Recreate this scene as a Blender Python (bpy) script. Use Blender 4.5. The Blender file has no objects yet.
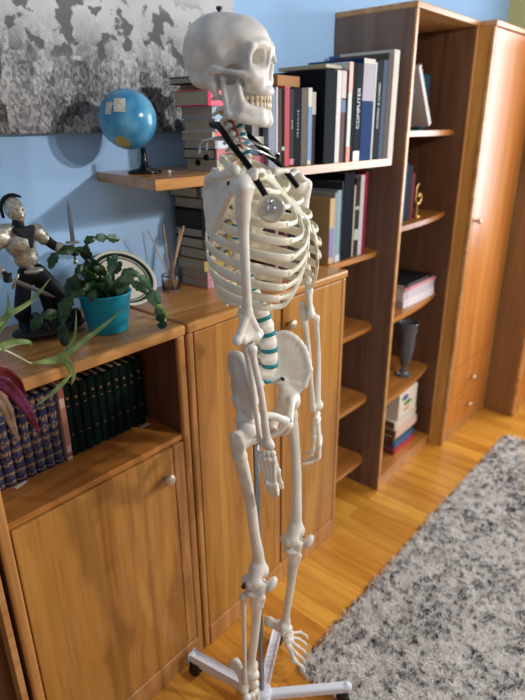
import bpy, bmesh, math, random
import numpy as np
from mathutils import Vector, Matrix, Euler
random.seed(7)
rng = np.random.default_rng(7)
PI = math.pi
COL = bpy.context.scene.collection

# ---------------------------------------------------------------- object helpers
def tag(o, label=None, cat=None, group=None, kind=None):
    if label: o['label'] = label
    if cat: o['category'] = cat
    if group: o['group'] = group
    if kind: o['kind'] = kind
    return o

def empty(name, loc=(0, 0, 0), rot=(0, 0, 0)):
    o = bpy.data.objects.new(name, None)
    o.empty_display_size = 0.05
    o.location = loc
    o.rotation_euler = rot
    COL.objects.link(o)
    return o

def link_mesh(name, me, mat, parent=None, loc=None, rot=None, smooth=False):
    o = bpy.data.objects.new(name, me)
    if mat is not None:
        me.materials.clear()
        for m in (mat if isinstance(mat, (list, tuple)) else [mat]):
            me.materials.append(m)
    if smooth:
        me.polygons.foreach_set('use_smooth', [True] * len(me.polygons))
    COL.objects.link(o)
    if parent is not None:
        o.parent = parent
    if loc is not None: o.location = loc
    if rot is not None: o.rotation_euler = rot
    return o

def copy_tree(o, parent=None):
    c = o.copy()
    COL.objects.link(c)
    c.parent = parent
    for ch in list(o.children):
        copy_tree(ch, c)
    return c

class MB:
    """collects shapes into one bmesh"""
    def __init__(self):
        self.bm = bmesh.new()
        self.mi = 0
    def _mark(self, faces):
        for f in faces: f.material_index = self.mi
    def box(self, x0, x1, y0, y1, z0, z1, bev=0.0, seg=2, M=None, edges=None):
        bm = self.bm
        r = bmesh.ops.create_cube(bm, size=1.0)
        vs = r['verts']
        for v in vs:
            v.co = Vector(((x0 + x1) / 2 + v.co.x * (x1 - x0), (y0 + y1) / 2 + v.co.y * (y1 - y0), (z0 + z1) / 2 + v.co.z * (z1 - z0)))
        if M is not None:
            for v in vs: v.co = M @ v.co
        fs = list({f for v in vs for f in v.link_faces})
        self._mark(fs)
        if bev > 0:
            es = list({e for v in vs for e in v.link_edges})
            if edges is not None:
                es = [e for e in es if edges(e)]
            bmesh.ops.bevel(bm, geom=es, offset=bev, segments=seg, profile=0.5, affect='EDGES', clamp_overlap=True)
        return self
    def lathe(self, prof, seg=32, c=(0, 0, 0), M=None, cap=True):
        bm = self.bm
        rings = []
        for (r, z) in prof:
            ring = []
            if r < 1e-6:
                v = bm.verts.new((c[0], c[1], c[2] + z)); ring = [v] * seg
            else:
                for i in range(seg):
                    a = 2 * PI * i / seg
                    ring.append(bm.verts.new((c[0] + r * math.cos(a), c[1] + r * math.sin(a), c[2] + z)))
            rings.append(ring)
        allv = list({v for r in rings for v in r})
        for a, b in zip(rings[:-1], rings[1:]):
            for i in range(seg):
                j = (i + 1) % seg
                q = []
                for v in (a[i], a[j], b[j], b[i]):
                    if v not in q: q.append(v)
                if len(q) >= 3:
                    try: f = bm.faces.new(q); f.smooth = True; f.material_index = self.mi
                    except ValueError: pass
        if cap:
            for ring, flip in ((rings[0], True), (rings[-1], False)):
                if ring[0] is not ring[1]:
                    try:
                        f = bm.faces.new(ring[::-1] if flip else ring); f.material_index = self.mi
                    except ValueError: pass
        if M is not None:
            for v in allv: v.co = M @ v.co
        return self
    def tube(self, pts, rad, seg=8, cap=True, flat=1.0, up=None):
        """sweep; rad number or list; flat squashes across 'up'"""
        bm = self.bm
        pts = [Vector(p) for p in pts]
        n = len(pts)
        if not isinstance(rad, (list, tuple)): rad = [rad] * n
        rings = []
        prev = None
        for i in range(n):
            t = (pts[min(i + 1, n - 1)] - pts[max(i - 1, 0)])
            if t.length < 1e-9: t = Vector((0, 0, 1))
            t.normalize()
            if up is not None:
                u = Vector(up) - t * t.dot(Vector(up)); u.normalize()
            elif prev is None:
                a = Vector((0, 0, 1)) if abs(t.z) < 0.9 else Vector((1, 0, 0))
                u = a - t * t.dot(a); u.normalize()
            else:
                u = prev - t * t.dot(prev); u.normalize()
            prev = u
            w = t.cross(u)
            ring = []
            for k in range(seg):
                an = 2 * PI * k / seg
                ring.append(bm.verts.new(pts[i] + (u * math.cos(an) + w * math.sin(an) * flat) * rad[i]))
            rings.append(ring)
        for a, b in zip(rings[:-1], rings[1:]):
            for k in range(seg):
                j = (k + 1) % seg
                f = bm.faces.new((a[k], a[j], b[j], b[k])); f.smooth = True; f.material_index = self.mi
        if cap:
            f = bm.faces.new(rings[0][::-1]); f.material_index = self.mi
            f = bm.faces.new(rings[-1]); f.material_index = self.mi
        return self
    def sphere(self, c, r, sx=1, sy=1, sz=1, seg=20, M=None):
        m = Matrix.Translation(c) @ (M or Matrix()) @ Matrix.Diagonal((r * sx, r * sy, r * sz, 1))
        res = bmesh.ops.create_uvsphere(self.bm, u_segments=seg, v_segments=max(6, seg // 2), radius=1.0, matrix=m)
        for f in {f for v in res['verts'] for f in v.link_faces}:
            f.smooth = True; f.material_index = self.mi
        return self
    def cyl(self, p0, p1, r0, r1=None, seg=16):
        return self.tube([p0, p1], [r0, r0 if r1 is None else r1], seg=seg)
    def poly(self, pts, th=None, n=None):
        """extruded polygon: pts 3D coplanar, thickness vector th"""
        bm = self.bm
        a = [bm.verts.new(p) for p in pts]
        if th is None:
            f = bm.faces.new(a); f.material_index = self.mi
            return self
        b = [bm.verts.new(Vector(p) + Vector(th)) for p in pts]
        f = bm.faces.new(a[::-1]); f.material_index = self.mi
        f = bm.faces.new(b); f.material_index = self.mi
        for i in range(len(a)):
            j = (i + 1) % len(a)
            f = bm.faces.new((a[i], a[j], b[j], b[i])); f.material_index = self.mi
        return self
    def build(self, name, mat, parent=None, loc=None, rot=None, smooth=False, fixn=True):
        if fixn: bmesh.ops.recalc_face_normals(self.bm, faces=self.bm.faces)
        me = bpy.data.meshes.new(name)
        self.bm.to_mesh(me); self.bm.free()
        return link_mesh(name, me, mat, parent, loc, rot, smooth)

def bx(*a, **k): return MB().box(*a, **k)

def bez(pts, n=12):
    """Catmull-Rom through points"""
    P = [Vector(p) for p in pts]
    P = [P[0] * 2 - P[1]] + P + [P[-1] * 2 - P[-2]]
    out = []
    for i in range(1, len(P) - 2):
        for k in range(n):
            t = k / n
            a, b, c, d = P[i - 1], P[i], P[i + 1], P[i + 2]
            out.append(0.5 * ((2 * b) + (c - a) * t + (2 * a - 5 * b + 4 * c - d) * t * t + (3 * b - a - 3 * c + d) * t ** 3))
    out.append(P[-2].copy())
    return out

# ---------------------------------------------------------------- materials
def nodes(m):
    m.use_nodes = True
    return m.node_tree, m.node_tree.nodes, m.node_tree.links

def srgb(r, g, b):
    def f(c):
        c /= 255.0
        return c / 12.92 if c <= 0.04045 else ((c + 0.055) / 1.055) ** 2.4
    return (f(r), f(g), f(b), 1.0)

def plain(name, col, rough=0.5, metal=0.0, noise=0.0, nscale=30, spec=0.5, trans=0.0, alpha=1.0, bump=0.0, bscale=200, sss=0.0, ior=1.45):
    m = bpy.data.materials.new(name)
    nt, N, L = nodes(m)
    b = N['Principled BSDF']
    b.inputs['Base Color'].default_value = col
    b.inputs['Roughness'].default_value = rough
    b.inputs['Metallic'].default_value = metal
    b.inputs['Specular IOR Level'].default_value = spec
    b.inputs['Transmission Weight'].default_value = trans
    b.inputs['IOR'].default_value = ior
    if sss > 0:
        b.inputs['Subsurface Weight'].default_value = sss
        b.inputs['Subsurface Radius'].default_value = (0.008, 0.006, 0.004)
        b.inputs['Subsurface Scale'].default_value = 1.0
    tc = N.new('ShaderNodeTexCoord')
    if noise > 0:
        nz = N.new('ShaderNodeTexNoise'); nz.inputs['Scale'].default_value = nscale; nz.inputs['Detail'].default_value = 5
        L.new(tc.outputs['Object'], nz.inputs['Vector'])
        r = N.new('ShaderNodeValToRGB')
        lo = [max(0, c * (1 - noise)) for c in col[:3]] + [1]; hi = [min(1, c * (1 + noise)) for c in col[:3]] + [1]
        r.color_ramp.elements[0].position = 0.3; r.color_ramp.elements[0].color = lo
        r.color_ramp.elements[1].position = 0.7; r.color_ramp.elements[1].color = hi
        L.new(nz.outputs['Fac'], r.inputs['Fac']); L.new(r.outputs['Color'], b.inputs['Base Color'])
    if bump > 0:
        n2 = N.new('ShaderNodeTexNoise'); n2.inputs['Scale'].default_value = bscale; n2.inputs['Detail'].default_value = 4
        L.new(tc.outputs['Object'], n2.inputs['Vector'])
        bp = N.new('ShaderNodeBump'); bp.inputs['Strength'].default_value = bump; bp.inputs['Distance'].default_value = 0.002
        L.new(n2.outputs['Fac'], bp.inputs['Height']); L.new(bp.outputs['Normal'], b.inputs['Normal'])
    return m

def wood(name, dark, light, axis='Z', rough=0.32, scale=1.0, contrast=1.0):
    m = bpy.data.materials.new(name)
    nt, N, L = nodes(m)
    b = N['Principled BSDF']
    tc = N.new('ShaderNodeTexCoord')
    def mapped(al, ac):
        mp = N.new('ShaderNodeMapping')
        s = {'X': (al, ac, ac), 'Y': (ac, al, ac), 'Z': (ac, ac, al)}[axis]
        mp.inputs['Scale'].default_value = [v * scale for v in s]
        L.new(tc.outputs['Object'], mp.inputs['Vector'])
        return mp
    big = N.new('ShaderNodeTexNoise'); big.inputs['Scale'].default_value = 1; big.inputs['Detail'].default_value = 3; big.inputs['Distortion'].default_value = 1.2
    L.new(mapped(1.1, 13).outputs[0], big.inputs['Vector'])
    # ring lines: sine of the big noise
    mul = N.new('ShaderNodeMath'); mul.operation = 'MULTIPLY'; mul.inputs[1].default_value = 42
    L.new(big.outputs['Fac'], mul.inputs[0])
    sn = N.new('ShaderNodeMath'); sn.operation = 'SINE'; L.new(mul.outputs[0], sn.inputs[0])
    fine = N.new('ShaderNodeTexNoise'); fine.inputs['Scale'].default_value = 1; fine.inputs['Detail'].default_value = 4
    L.new(mapped(7, 170).outputs[0], fine.inputs['Vector'])
    mix = N.new('ShaderNodeMath'); mix.operation = 'MULTIPLY_ADD'; mix.inputs[1].default_value = 0.030 * contrast; L.new(sn.outputs[0], mix.inputs[0]); L.new(big.outputs['Fac'], mix.inputs[2])
    mx2 = N.new('ShaderNodeMath'); mx2.operation = 'MULTIPLY_ADD'; mx2.inputs[1].default_value = 0.35 * contrast; L.new(fine.outputs['Fac'], mx2.inputs[0]); L.new(mix.outputs[0], mx2.inputs[2])
    r = N.new('ShaderNodeValToRGB')
    r.color_ramp.elements[0].position = 0.42; r.color_ramp.elements[0].color = dark
    r.color_ramp.elements[1].position = 0.92; r.color_ramp.elements[1].color = light
    L.new(mx2.outputs[0], r.inputs['Fac']); L.new(r.outputs['Color'], b.inputs['Base Color'])
    b.inputs['Roughness'].default_value = rough
    bp = N.new('ShaderNodeBump'); bp.inputs['Strength'].default_value = 0.08; bp.inputs['Distance'].default_value = 0.001
    L.new(fine.outputs['Fac'], bp.inputs['Height']); L.new(bp.outputs['Normal'], b.inputs['Normal'])
    return m
# ================================================================ MATERIALS
WD, WL = srgb(152, 98, 40), srgb(204, 146, 72)
M_door = wood('wood_door', WD, WL, 'Z')
M_top = wood('wood_top', srgb(164, 104, 50), srgb(216, 158, 92), 'X', rough=0.22)
M_edge = wood('wood_edge', srgb(176, 120, 66), srgb(222, 170, 112), 'X')
M_post = wood('wood_post', srgb(160, 104, 52), srgb(212, 154, 92), 'Z')
M_in = wood('wood_inside_shaded', srgb(84, 54, 36), srgb(122, 84, 58), 'Z', rough=0.45)  # darker, greyer copy of the wood: interior shade and blue daylight coloured in
M_shelfin = wood('wood_shelf', srgb(150, 88, 34), srgb(200, 132, 64), 'X', rough=0.3)
M_side = wood('wood_side_daylit', srgb(116, 88, 72), srgb(150, 120, 102), 'Z', rough=0.5, contrast=0.6)  # panel colour lightened and greyed to hold the daylight falling on it
M_ward = wood('wood_wardrobe', srgb(186, 108, 44), srgb(222, 148, 74), 'Z', rough=0.30, contrast=0.6)
M_ochre = wood('wood_ochre', srgb(180, 126, 56), srgb(214, 160, 84), 'Z', rough=0.4, contrast=0.6)
M_knob = plain('brushed_knob', srgb(200, 184, 156), 0.45, 0.6)
M_dark = plain('dark_gap', srgb(40, 26, 18), 0.8)

def wall_mat(name, c, n=0.04):
    return plain(name, c, 0.85, noise=n, nscale=3, bump=0.15, bscale=350)
M_wall = wall_mat('blue_paint', (.41, .65, .97, 1))
M_wally = wall_mat('yellow_paint', srgb(214, 200, 140))

def floor_mat():
    m = bpy.data.materials.new('parquet')
    nt, N, L = nodes(m)
    b = N['Principled BSDF']
    tc = N.new('ShaderNodeTexCoord')
    mp = N.new('ShaderNodeMapping'); mp.inputs['Rotation'].default_value = (0, 0, PI / 2)
    L.new(tc.outputs['Object'], mp.inputs['Vector'])
    br = N.new('ShaderNodeTexBrick')
    br.inputs['Scale'].default_value = 1; br.inputs['Brick Width'].default_value = 0.46; br.inputs['Row Height'].default_value = 0.085
    br.inputs['Mortar Size'].default_value = 0.0007; br.inputs['Mortar Smooth'].default_value = 0.1
    br.inputs['Color1'].default_value = (0.0, 0.0, 0.0, 1); br.inputs['Color2'].default_value = (1, 1, 1, 1); br.inputs['Mortar'].default_value = (0.5, 0.5, 0.5, 1)
    br.offset = 0.37; br.offset_frequency = 2
    L.new(mp.outputs[0], br.inputs['Vector'])
    # per-plank offset of the grain
    add = N.new('ShaderNodeVectorMath'); add.operation = 'MULTIPLY_ADD'; add.inputs[1].default_value = (7, 5, 3)
    L.new(br.outputs['Color'], add.inputs[0]); L.new(tc.outputs['Object'], add.inputs[2])
    m2 = N.new('ShaderNodeMapping'); m2.inputs['Scale'].default_value = (26, 2.6, 5)
    L.new(add.outputs[0], m2.inputs['Vector'])
    nz = N.new('ShaderNodeTexNoise'); nz.inputs['Scale'].default_value = 1; nz.inputs['Detail'].default_value = 5; nz.inputs['Distortion'].default_value = 0.8
    L.new(m2.outputs[0], nz.inputs['Vector'])
    sep = N.new('ShaderNodeSeparateColor'); L.new(br.outputs['Color'], sep.inputs[0])
    ma = N.new('ShaderNodeMath'); ma.operation = 'MULTIPLY_ADD'; ma.inputs[1].default_value = 0.34
    L.new(sep.outputs[0], ma.inputs[0]); 
    mb_ = N.new('ShaderNodeMath'); mb_.operation = 'MULTIPLY'; mb_.inputs[1].default_value = 0.75; L.new(nz.outputs['Fac'], mb_.inputs[0]); L.new(mb_.outputs[0], ma.inputs[2])
    r = N.new('ShaderNodeValToRGB')
    r.color_ramp.elements[0].position = 0.22; r.color_ramp.elements[0].color = srgb(180, 108, 30)
    r.color_ramp.elements[1].position = 0.8; r.color_ramp.elements[1].color = srgb(236, 172, 70)
    L.new(ma.outputs[0], r.inputs['Fac'])
    mx = N.new('ShaderNodeMix'); mx.data_type = 'RGBA'
    L.new(br.outputs['Fac'], mx.inputs['Factor']); L.new(r.outputs['Color'], mx.inputs['A']); mx.inputs['B'].default_value = srgb(120, 66, 20)
    L.new(mx.outputs['Result'], b.inputs['Base Color'])
    b.inputs['Roughness'].default_value = 0.3
    return m
M_floor = floor_mat()

# ================================================================ ROOM
YW, H, W2 = 0.356, 1.201, 0.80
XR = 3.10
def struct(o): o['kind'] = 'structure'; return o
struct(bx(-2.6, XR + .15, -4.2, YW + .15, -0.12, 0.0).build('floor', M_floor))
struct(bx(-2.6, XR + .15, YW, YW + .15, 0.0, 2.75).build('wall_back', M_wall))
# right wall with a window opening (outside the frame) through which daylight comes
WY0, WY1, WZ0, WZ1 = -2.35, -0.42, 0.85, 2.62
m = MB()
m.box(XR, XR + .15, WY1, YW, 0, 2.75)
m.box(XR, XR + .15, -4.2, WY0, 0, 2.75)
m.box(XR, XR + .15, WY0, WY1, 0, WZ0)
m.box(XR, XR + .15, WY0, WY1, WZ1, 2.75)
struct(m.build('wall_right', M_wally))
M_white = plain('white_lacquer', srgb(235, 235, 232), 0.35)
M_glass = plain('window_glass', (1, 1, 1, 1), 0.02, trans=1.0)
wn = struct(empty('window_1', (XR + .07, (WY0 + WY1) / 2, (WZ0 + WZ1) / 2)))
hw, hh = (WY1 - WY0) / 2, (WZ1 - WZ0) / 2
m = MB()
for (a, b_, c, d) in ((-hw, -hw + .06, -hh, hh), (hw - .06, hw, -hh, hh), (-.03, .03, -hh, hh), (-hw, hw, -hh, -hh + .06), (-hw, hw, hh - .06, hh)):
    m.box(-.025, .025, a, b_, c, d, 0.004)
m.build('window_frame', M_white, wn)
struct(bx(-2.6, XR, YW - .012, YW, 0, .07, .003).build('baseboard_back', M_post))

# ================================================================ FURNITURE
def knob(parent, x, y, z, r=0.0175):
    mb = MB()
    M = Matrix.Translation((x, y, z)) @ Matrix.Rotation(PI / 2, 4, 'X')
    mb.lathe([(0.006, 0), (0.006, 0.012), (r, 0.015), (r * 1.05, 0.02), (r * 0.9, 0.027), (0, 0.029)], 20, M=M)
    return mb.build('knob', M_knob, parent)

# ---- cabinet with open compartment and one big door (left)
c1 = tag(empty('low_cabinet', (-0.29, 0.17, 0)), 'waist-high light brown cabinet with an open compartment of old books above a single wide door', 'cabinet')
def sub(mb, name, mat, root):
    o = mb.build(name, mat, root)
    o.location = -Vector(root.location)      # geometry written in room coordinates
    return o
X0, X1 = -0.577, -0.004
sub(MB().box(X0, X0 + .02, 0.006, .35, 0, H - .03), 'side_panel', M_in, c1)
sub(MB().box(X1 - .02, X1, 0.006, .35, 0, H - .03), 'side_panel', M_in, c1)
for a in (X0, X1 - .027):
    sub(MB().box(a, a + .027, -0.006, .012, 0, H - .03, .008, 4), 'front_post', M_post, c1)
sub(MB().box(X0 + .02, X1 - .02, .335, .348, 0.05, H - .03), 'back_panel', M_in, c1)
sub(MB().box(X0 - .002, X1, -0.012, .352, H - .03, H, .008, 4), 'worktop', M_top, c1)
sub(MB().box(X0 + .02, X1 - .02, 0.003, .335, .852, .870, .003), 'shelf', M_shelfin, c1)
sub(MB().box(X0 + .027, X1 - .027, .006, .33, .06, .075), 'bottom_panel', M_in, c1)
sub(MB().box(X0 + .027, X1 - .027, -.009, .02, .0, .083, .004, 3), 'plinth', M_post, c1)
d = sub(MB().box(X0 + .029, X1 - .070, -0.004, .014, .086, .850, .003), 'door', M_door, c1)
k = knob(d, -.108, -.004, .765)
sub(MB().box(X1 - .067, X1 - .029, -0.004, .014, .086, .850, .003), 'front_rail', M_post, c1)

# ---- two-door cabinet
c2 = tag(empty('low_cabinet', (0.4, 0.17, 0)), 'waist-high light brown cabinet with two closed doors, standing right behind the skeleton', 'cabinet')
X0, X1 = 0.004, 0.800
sub(MB().box(X0, X0 + .02, 0.006, .35, 0, H - .03), 'side_panel', M_in, c2)
sub(MB().box(X1 - .02, X1, 0.006, .35, 0, H - .03), 'side_panel', M_in, c2)
for a in (X0, X1 - .024):
    sub(MB().box(a, a + .024, -0.006, .012, 0, H - .03, .008, 4), 'front_post', M_post, c2)
sub(MB().box(X0 + .02, X1 - .02, .335, .348, 0.05, H - .03), 'back_panel', M_in, c2)
sub(MB().box(X0, X1 + .002, -0.012, .352, H - .03, H, .008, 4), 'worktop', M_top, c2)
sub(MB().box(X0 + .024, X1 - .024, -.009, .02, .0, .083, .004, 3), 'plinth', M_post, c2)
d = sub(MB().box(X0 + .026, .382, -0.004, .014, .086, H - .034, .003), 'door', M_door, c2); knob(d, .335, -.004, 1.082)
d = sub(MB().box(.425, X1 - .026, -0.004, .014, .086, H - .034, .003), 'door', M_door, c2); knob(d, .452, -.004, 1.082)
sub(MB().box(.386, .421, 0.000, .018, .086, H - .034, .006, 3), 'centre_post', M_post, c2)

# ---- the next unit to the left, cut by the frame
c0 = tag(empty('low_cabinet', (-0.9, 0.17, 0)), 'low cabinet, its front coloured dark as in shadow, cut off by the lower left corner of the photo', 'cabinet')
X0, X1 = -1.2, -0.590
sub(MB().box(X1 - .016, X1, -0.004, .35, 0, H - .03, .002), 'side_panel', M_edge, c0)
sub(MB().box(X0, X0 + .016, -0.004, .35, 0, H - .03, .002), 'side_panel', M_edge, c0)
sub(MB().box(X0 + .016, X1 - .016, .335, .348, 0.0, H - .03), 'back_panel', M_in, c0)
sub(MB().box(X0, X1, -0.01, .352, H - .03, H, .008, 4), 'worktop', M_top, c0)
sub(MB().box(X0 + .016, X1 - .016, 0.03, .045, 0.02, H - .035), 'door', wood('wood_shaded_front', srgb(70, 34, 22), srgb(96, 52, 34), 'Z'), c0)  # front shadow is put into this dark wood colour

# ---- open shelving between the cabinet and the tall bookcase
def bowed_shelf(x0, x1, yf0, yf1, yb, z0, z1, r=0.06, n=10, corner='R'):
    """board whose right front corner is rounded off"""
    pts = [(x0, yb), (x0, yf0)]
    for i in range(n + 1):
        a = -PI / 2 + (PI / 2) * i / n
        pts.append((x1 - r + r * math.cos(a), yf0 + (yf1 - yf0) * (1 + math.sin(a))))
    pts.append((x1, yb))
    mb = MB()
    mb.poly([Vector((x, y, z0)) for x, y in pts], (0, 0, z1 - z0))
    es = [e for e in mb.bm.edges if abs(e.verts[0].co.z - e.verts[1].co.z) < 1e-6]
    bmesh.ops.bevel(mb.bm, geom=es, offset=0.005, segments=2, affect='EDGES', clamp_overlap=True)
    return mb
c3 = tag(empty('open_shelving', (1.0, 0.2, 0)), 'narrow set of mostly bare open shelves between the two-door cabinet and the tall bookcase', 'shelving')
for z in (1.201, .869, .508, .172):
    sub(bowed_shelf(.804, 1.190, .075, .11, .346, z - .022, z), 'shelf', M_shelfin, c3)
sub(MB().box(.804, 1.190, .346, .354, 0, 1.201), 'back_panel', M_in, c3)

# ---- tall bookcase
BX0, BX1, BH = 1.193, 1.790, 2.115
bc = tag(empty('bookcase', (1.49, 0.18, 0)), 'tall narrow open bookcase with five shelves left of the wardrobe', 'bookcase')
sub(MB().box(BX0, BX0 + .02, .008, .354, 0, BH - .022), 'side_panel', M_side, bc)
sub(MB().box(BX1 - .02, BX1, .008, .354, 0, BH - .022), 'side_panel', M_in, bc)
sub(MB().box(BX0, BX0 + .02, -.002, .0078, 0, BH - .022, .003), 'edge_strip', M_edge, bc)
sub(MB().box(BX1 - .02, BX1, -.002, .0078, 0, BH - .022, .003), 'edge_strip', M_post, bc)
sub(MB().box(BX0 - .002, BX1, -.004, .354, BH - .022, BH, .004), 'top_panel', M_edge, bc)
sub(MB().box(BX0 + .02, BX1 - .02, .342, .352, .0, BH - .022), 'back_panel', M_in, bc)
BZ = [1.675, 1.300, .893, .481, .062]
for z in BZ[:-1]:
    mb = MB()
    pts = [(BX0 + .02, .342), (BX0 + .02, .012)]
    for i in range(13):
        t = i / 12
        pts.append((BX0 + .02 + (BX1 - BX0 - .04) * t, .012 + .045 * t - .016 * math.sin(PI * t)))
    pts.append((BX1 - .02, .342))
    mb.poly([Vector((x, y, z - .022)) for x, y in pts], (0, 0, .022))
    es = [e for e in mb.bm.edges if abs(e.verts[0].co.z - e.verts[1].co.z) < 1e-6 and max(v.co.y for v in e.verts) < .1]
    bmesh.ops.bevel(mb.bm, geom=es, offset=0.005, segments=2, affect='EDGES', clamp_overlap=True)
    sub(mb, 'shelf', M_shelfin, bc)
sub(MB().box(BX0 + .02, BX1 - .02, .006, .342, .040, .062, .003), 'shelf', M_shelfin, bc)
sub(MB().box(BX0 + .02, BX1 - .02, .010, .026, 0, .040), 'plinth', M_post, bc)

# ---- wardrobe
VX0, VX1, VY = 1.795, 2.405, -.069
wr = tag(empty('wardrobe', (2.1, 0.14, 0)), 'tall orange-brown wardrobe with one glossy door over two drawers', 'wardrobe')
sub(MB().box(VX0, VX0 + .022, VY + .02, .354, 0, BH - .022), 'side_panel', M_ochre, wr)
sub(MB().box(VX0 - .001, VX0 + .022, VY - .001, VY + .0195, 0, BH - .022, .006, 3), 'edge_strip', M_edge, wr)
sub(MB().box(VX1 - .022, VX1, VY, .354, 0, BH - .022), 'side_panel', M_ochre, wr)
sub(MB().box(VX0 - .002, VX1, VY - .004, .354, BH - .022, BH, .004), 'top_panel', M_edge, wr)
sub(MB().box(VX0 + .022, VX1 - .022, .34, .352, 0, BH - .022), 'back_panel', M_in, wr)
sub(MB().box(VX0 + .024, VX1 - .024, VY + .004, VY + .02, 0, .06, .002), 'plinth', M_post, wr)
d = sub(MB().box(VX0 + .025, VX1 - .025, VY, VY + .018, .462, BH - .026, .003), 'door', M_ward, wr); knob(d, 1.856, VY, 1.257, .014)
def bar_handle(parent, x, y, z):
    mb = MB()
    mb.cyl((x, y, z), (x, y - .018, z), .005)
    mb.sphere((x, y - .022, z), .012, 2.1, .8, .8, 14)
    return mb.build('knob', M_knob, parent)
for z0, z1, zk in ((.268, .452, .335), (.066, .258, .16)):
    d = sub(MB().box(VX0 + .025, VX1 - .025, VY, VY + .018, z0, z1, .003), 'drawer', M_ward, wr)
    bar_handle(d, 2.10, VY, zk)

# ---- corner wardrobe at the right edge
cw = tag(empty('wardrobe', (2.75, 0.06, 0)), 'deeper brown wardrobe in the room corner, cut off by the right edge of the photo', 'wardrobe')
CX0, CX1, CY = 2.410, 3.09, -.258
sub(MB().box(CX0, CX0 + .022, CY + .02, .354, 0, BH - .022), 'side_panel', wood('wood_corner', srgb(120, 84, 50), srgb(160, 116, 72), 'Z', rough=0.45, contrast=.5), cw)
sub(MB().box(CX0, CX0 + .022, CY - .001, CY + .0195, 0, BH - .022, .006, 3), 'edge_strip', M_edge, cw)
sub(MB().box(CX1 - .022, CX1, CY, .354, 0, BH - .022), 'side_panel', M_ochre, cw)
sub(MB().box(CX0, CX1, CY - .004, .354, BH - .022, BH, .004), 'top_panel', M_edge, cw)
sub(MB().box(CX0 + .022, CX1 - .022, CY + .004, CY + .02, 0, .06), 'plinth', M_post, cw)
sub(MB().box(CX0 + .025, CX1 - .025, CY, CY + .018, .066, BH - .026, .003), 'door', M_ward, cw)

# ---- wall shelf
SZ = 1.578
ws = tag(empty('wall_shelf', (0.5, .2, SZ)), 'long light wooden wall shelf carrying the globe and the upper row of books', 'shelf')
pts = [(-.058, .004), (.012, .352), (1.188, .352), (1.188, .105)]
for i in range(11):
    a = (PI / 2) * i / 10
    pts.append((1.10 + .085 * math.cos(a), .104 - .09 * math.sin(a)))
mb = MB().poly([Vector((x, y, SZ - .026)) for x, y in pts], (0, 0, .026))
es = [e for e in mb.bm.edges if abs(e.verts[0].co.z - e.verts[1].co.z) < 1e-6]
bmesh.ops.bevel(mb.bm, geom=es, offset=0.004, segments=2, affect='EDGES', clamp_overlap=True)
o = sub(mb, 'board', M_top, ws)

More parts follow.
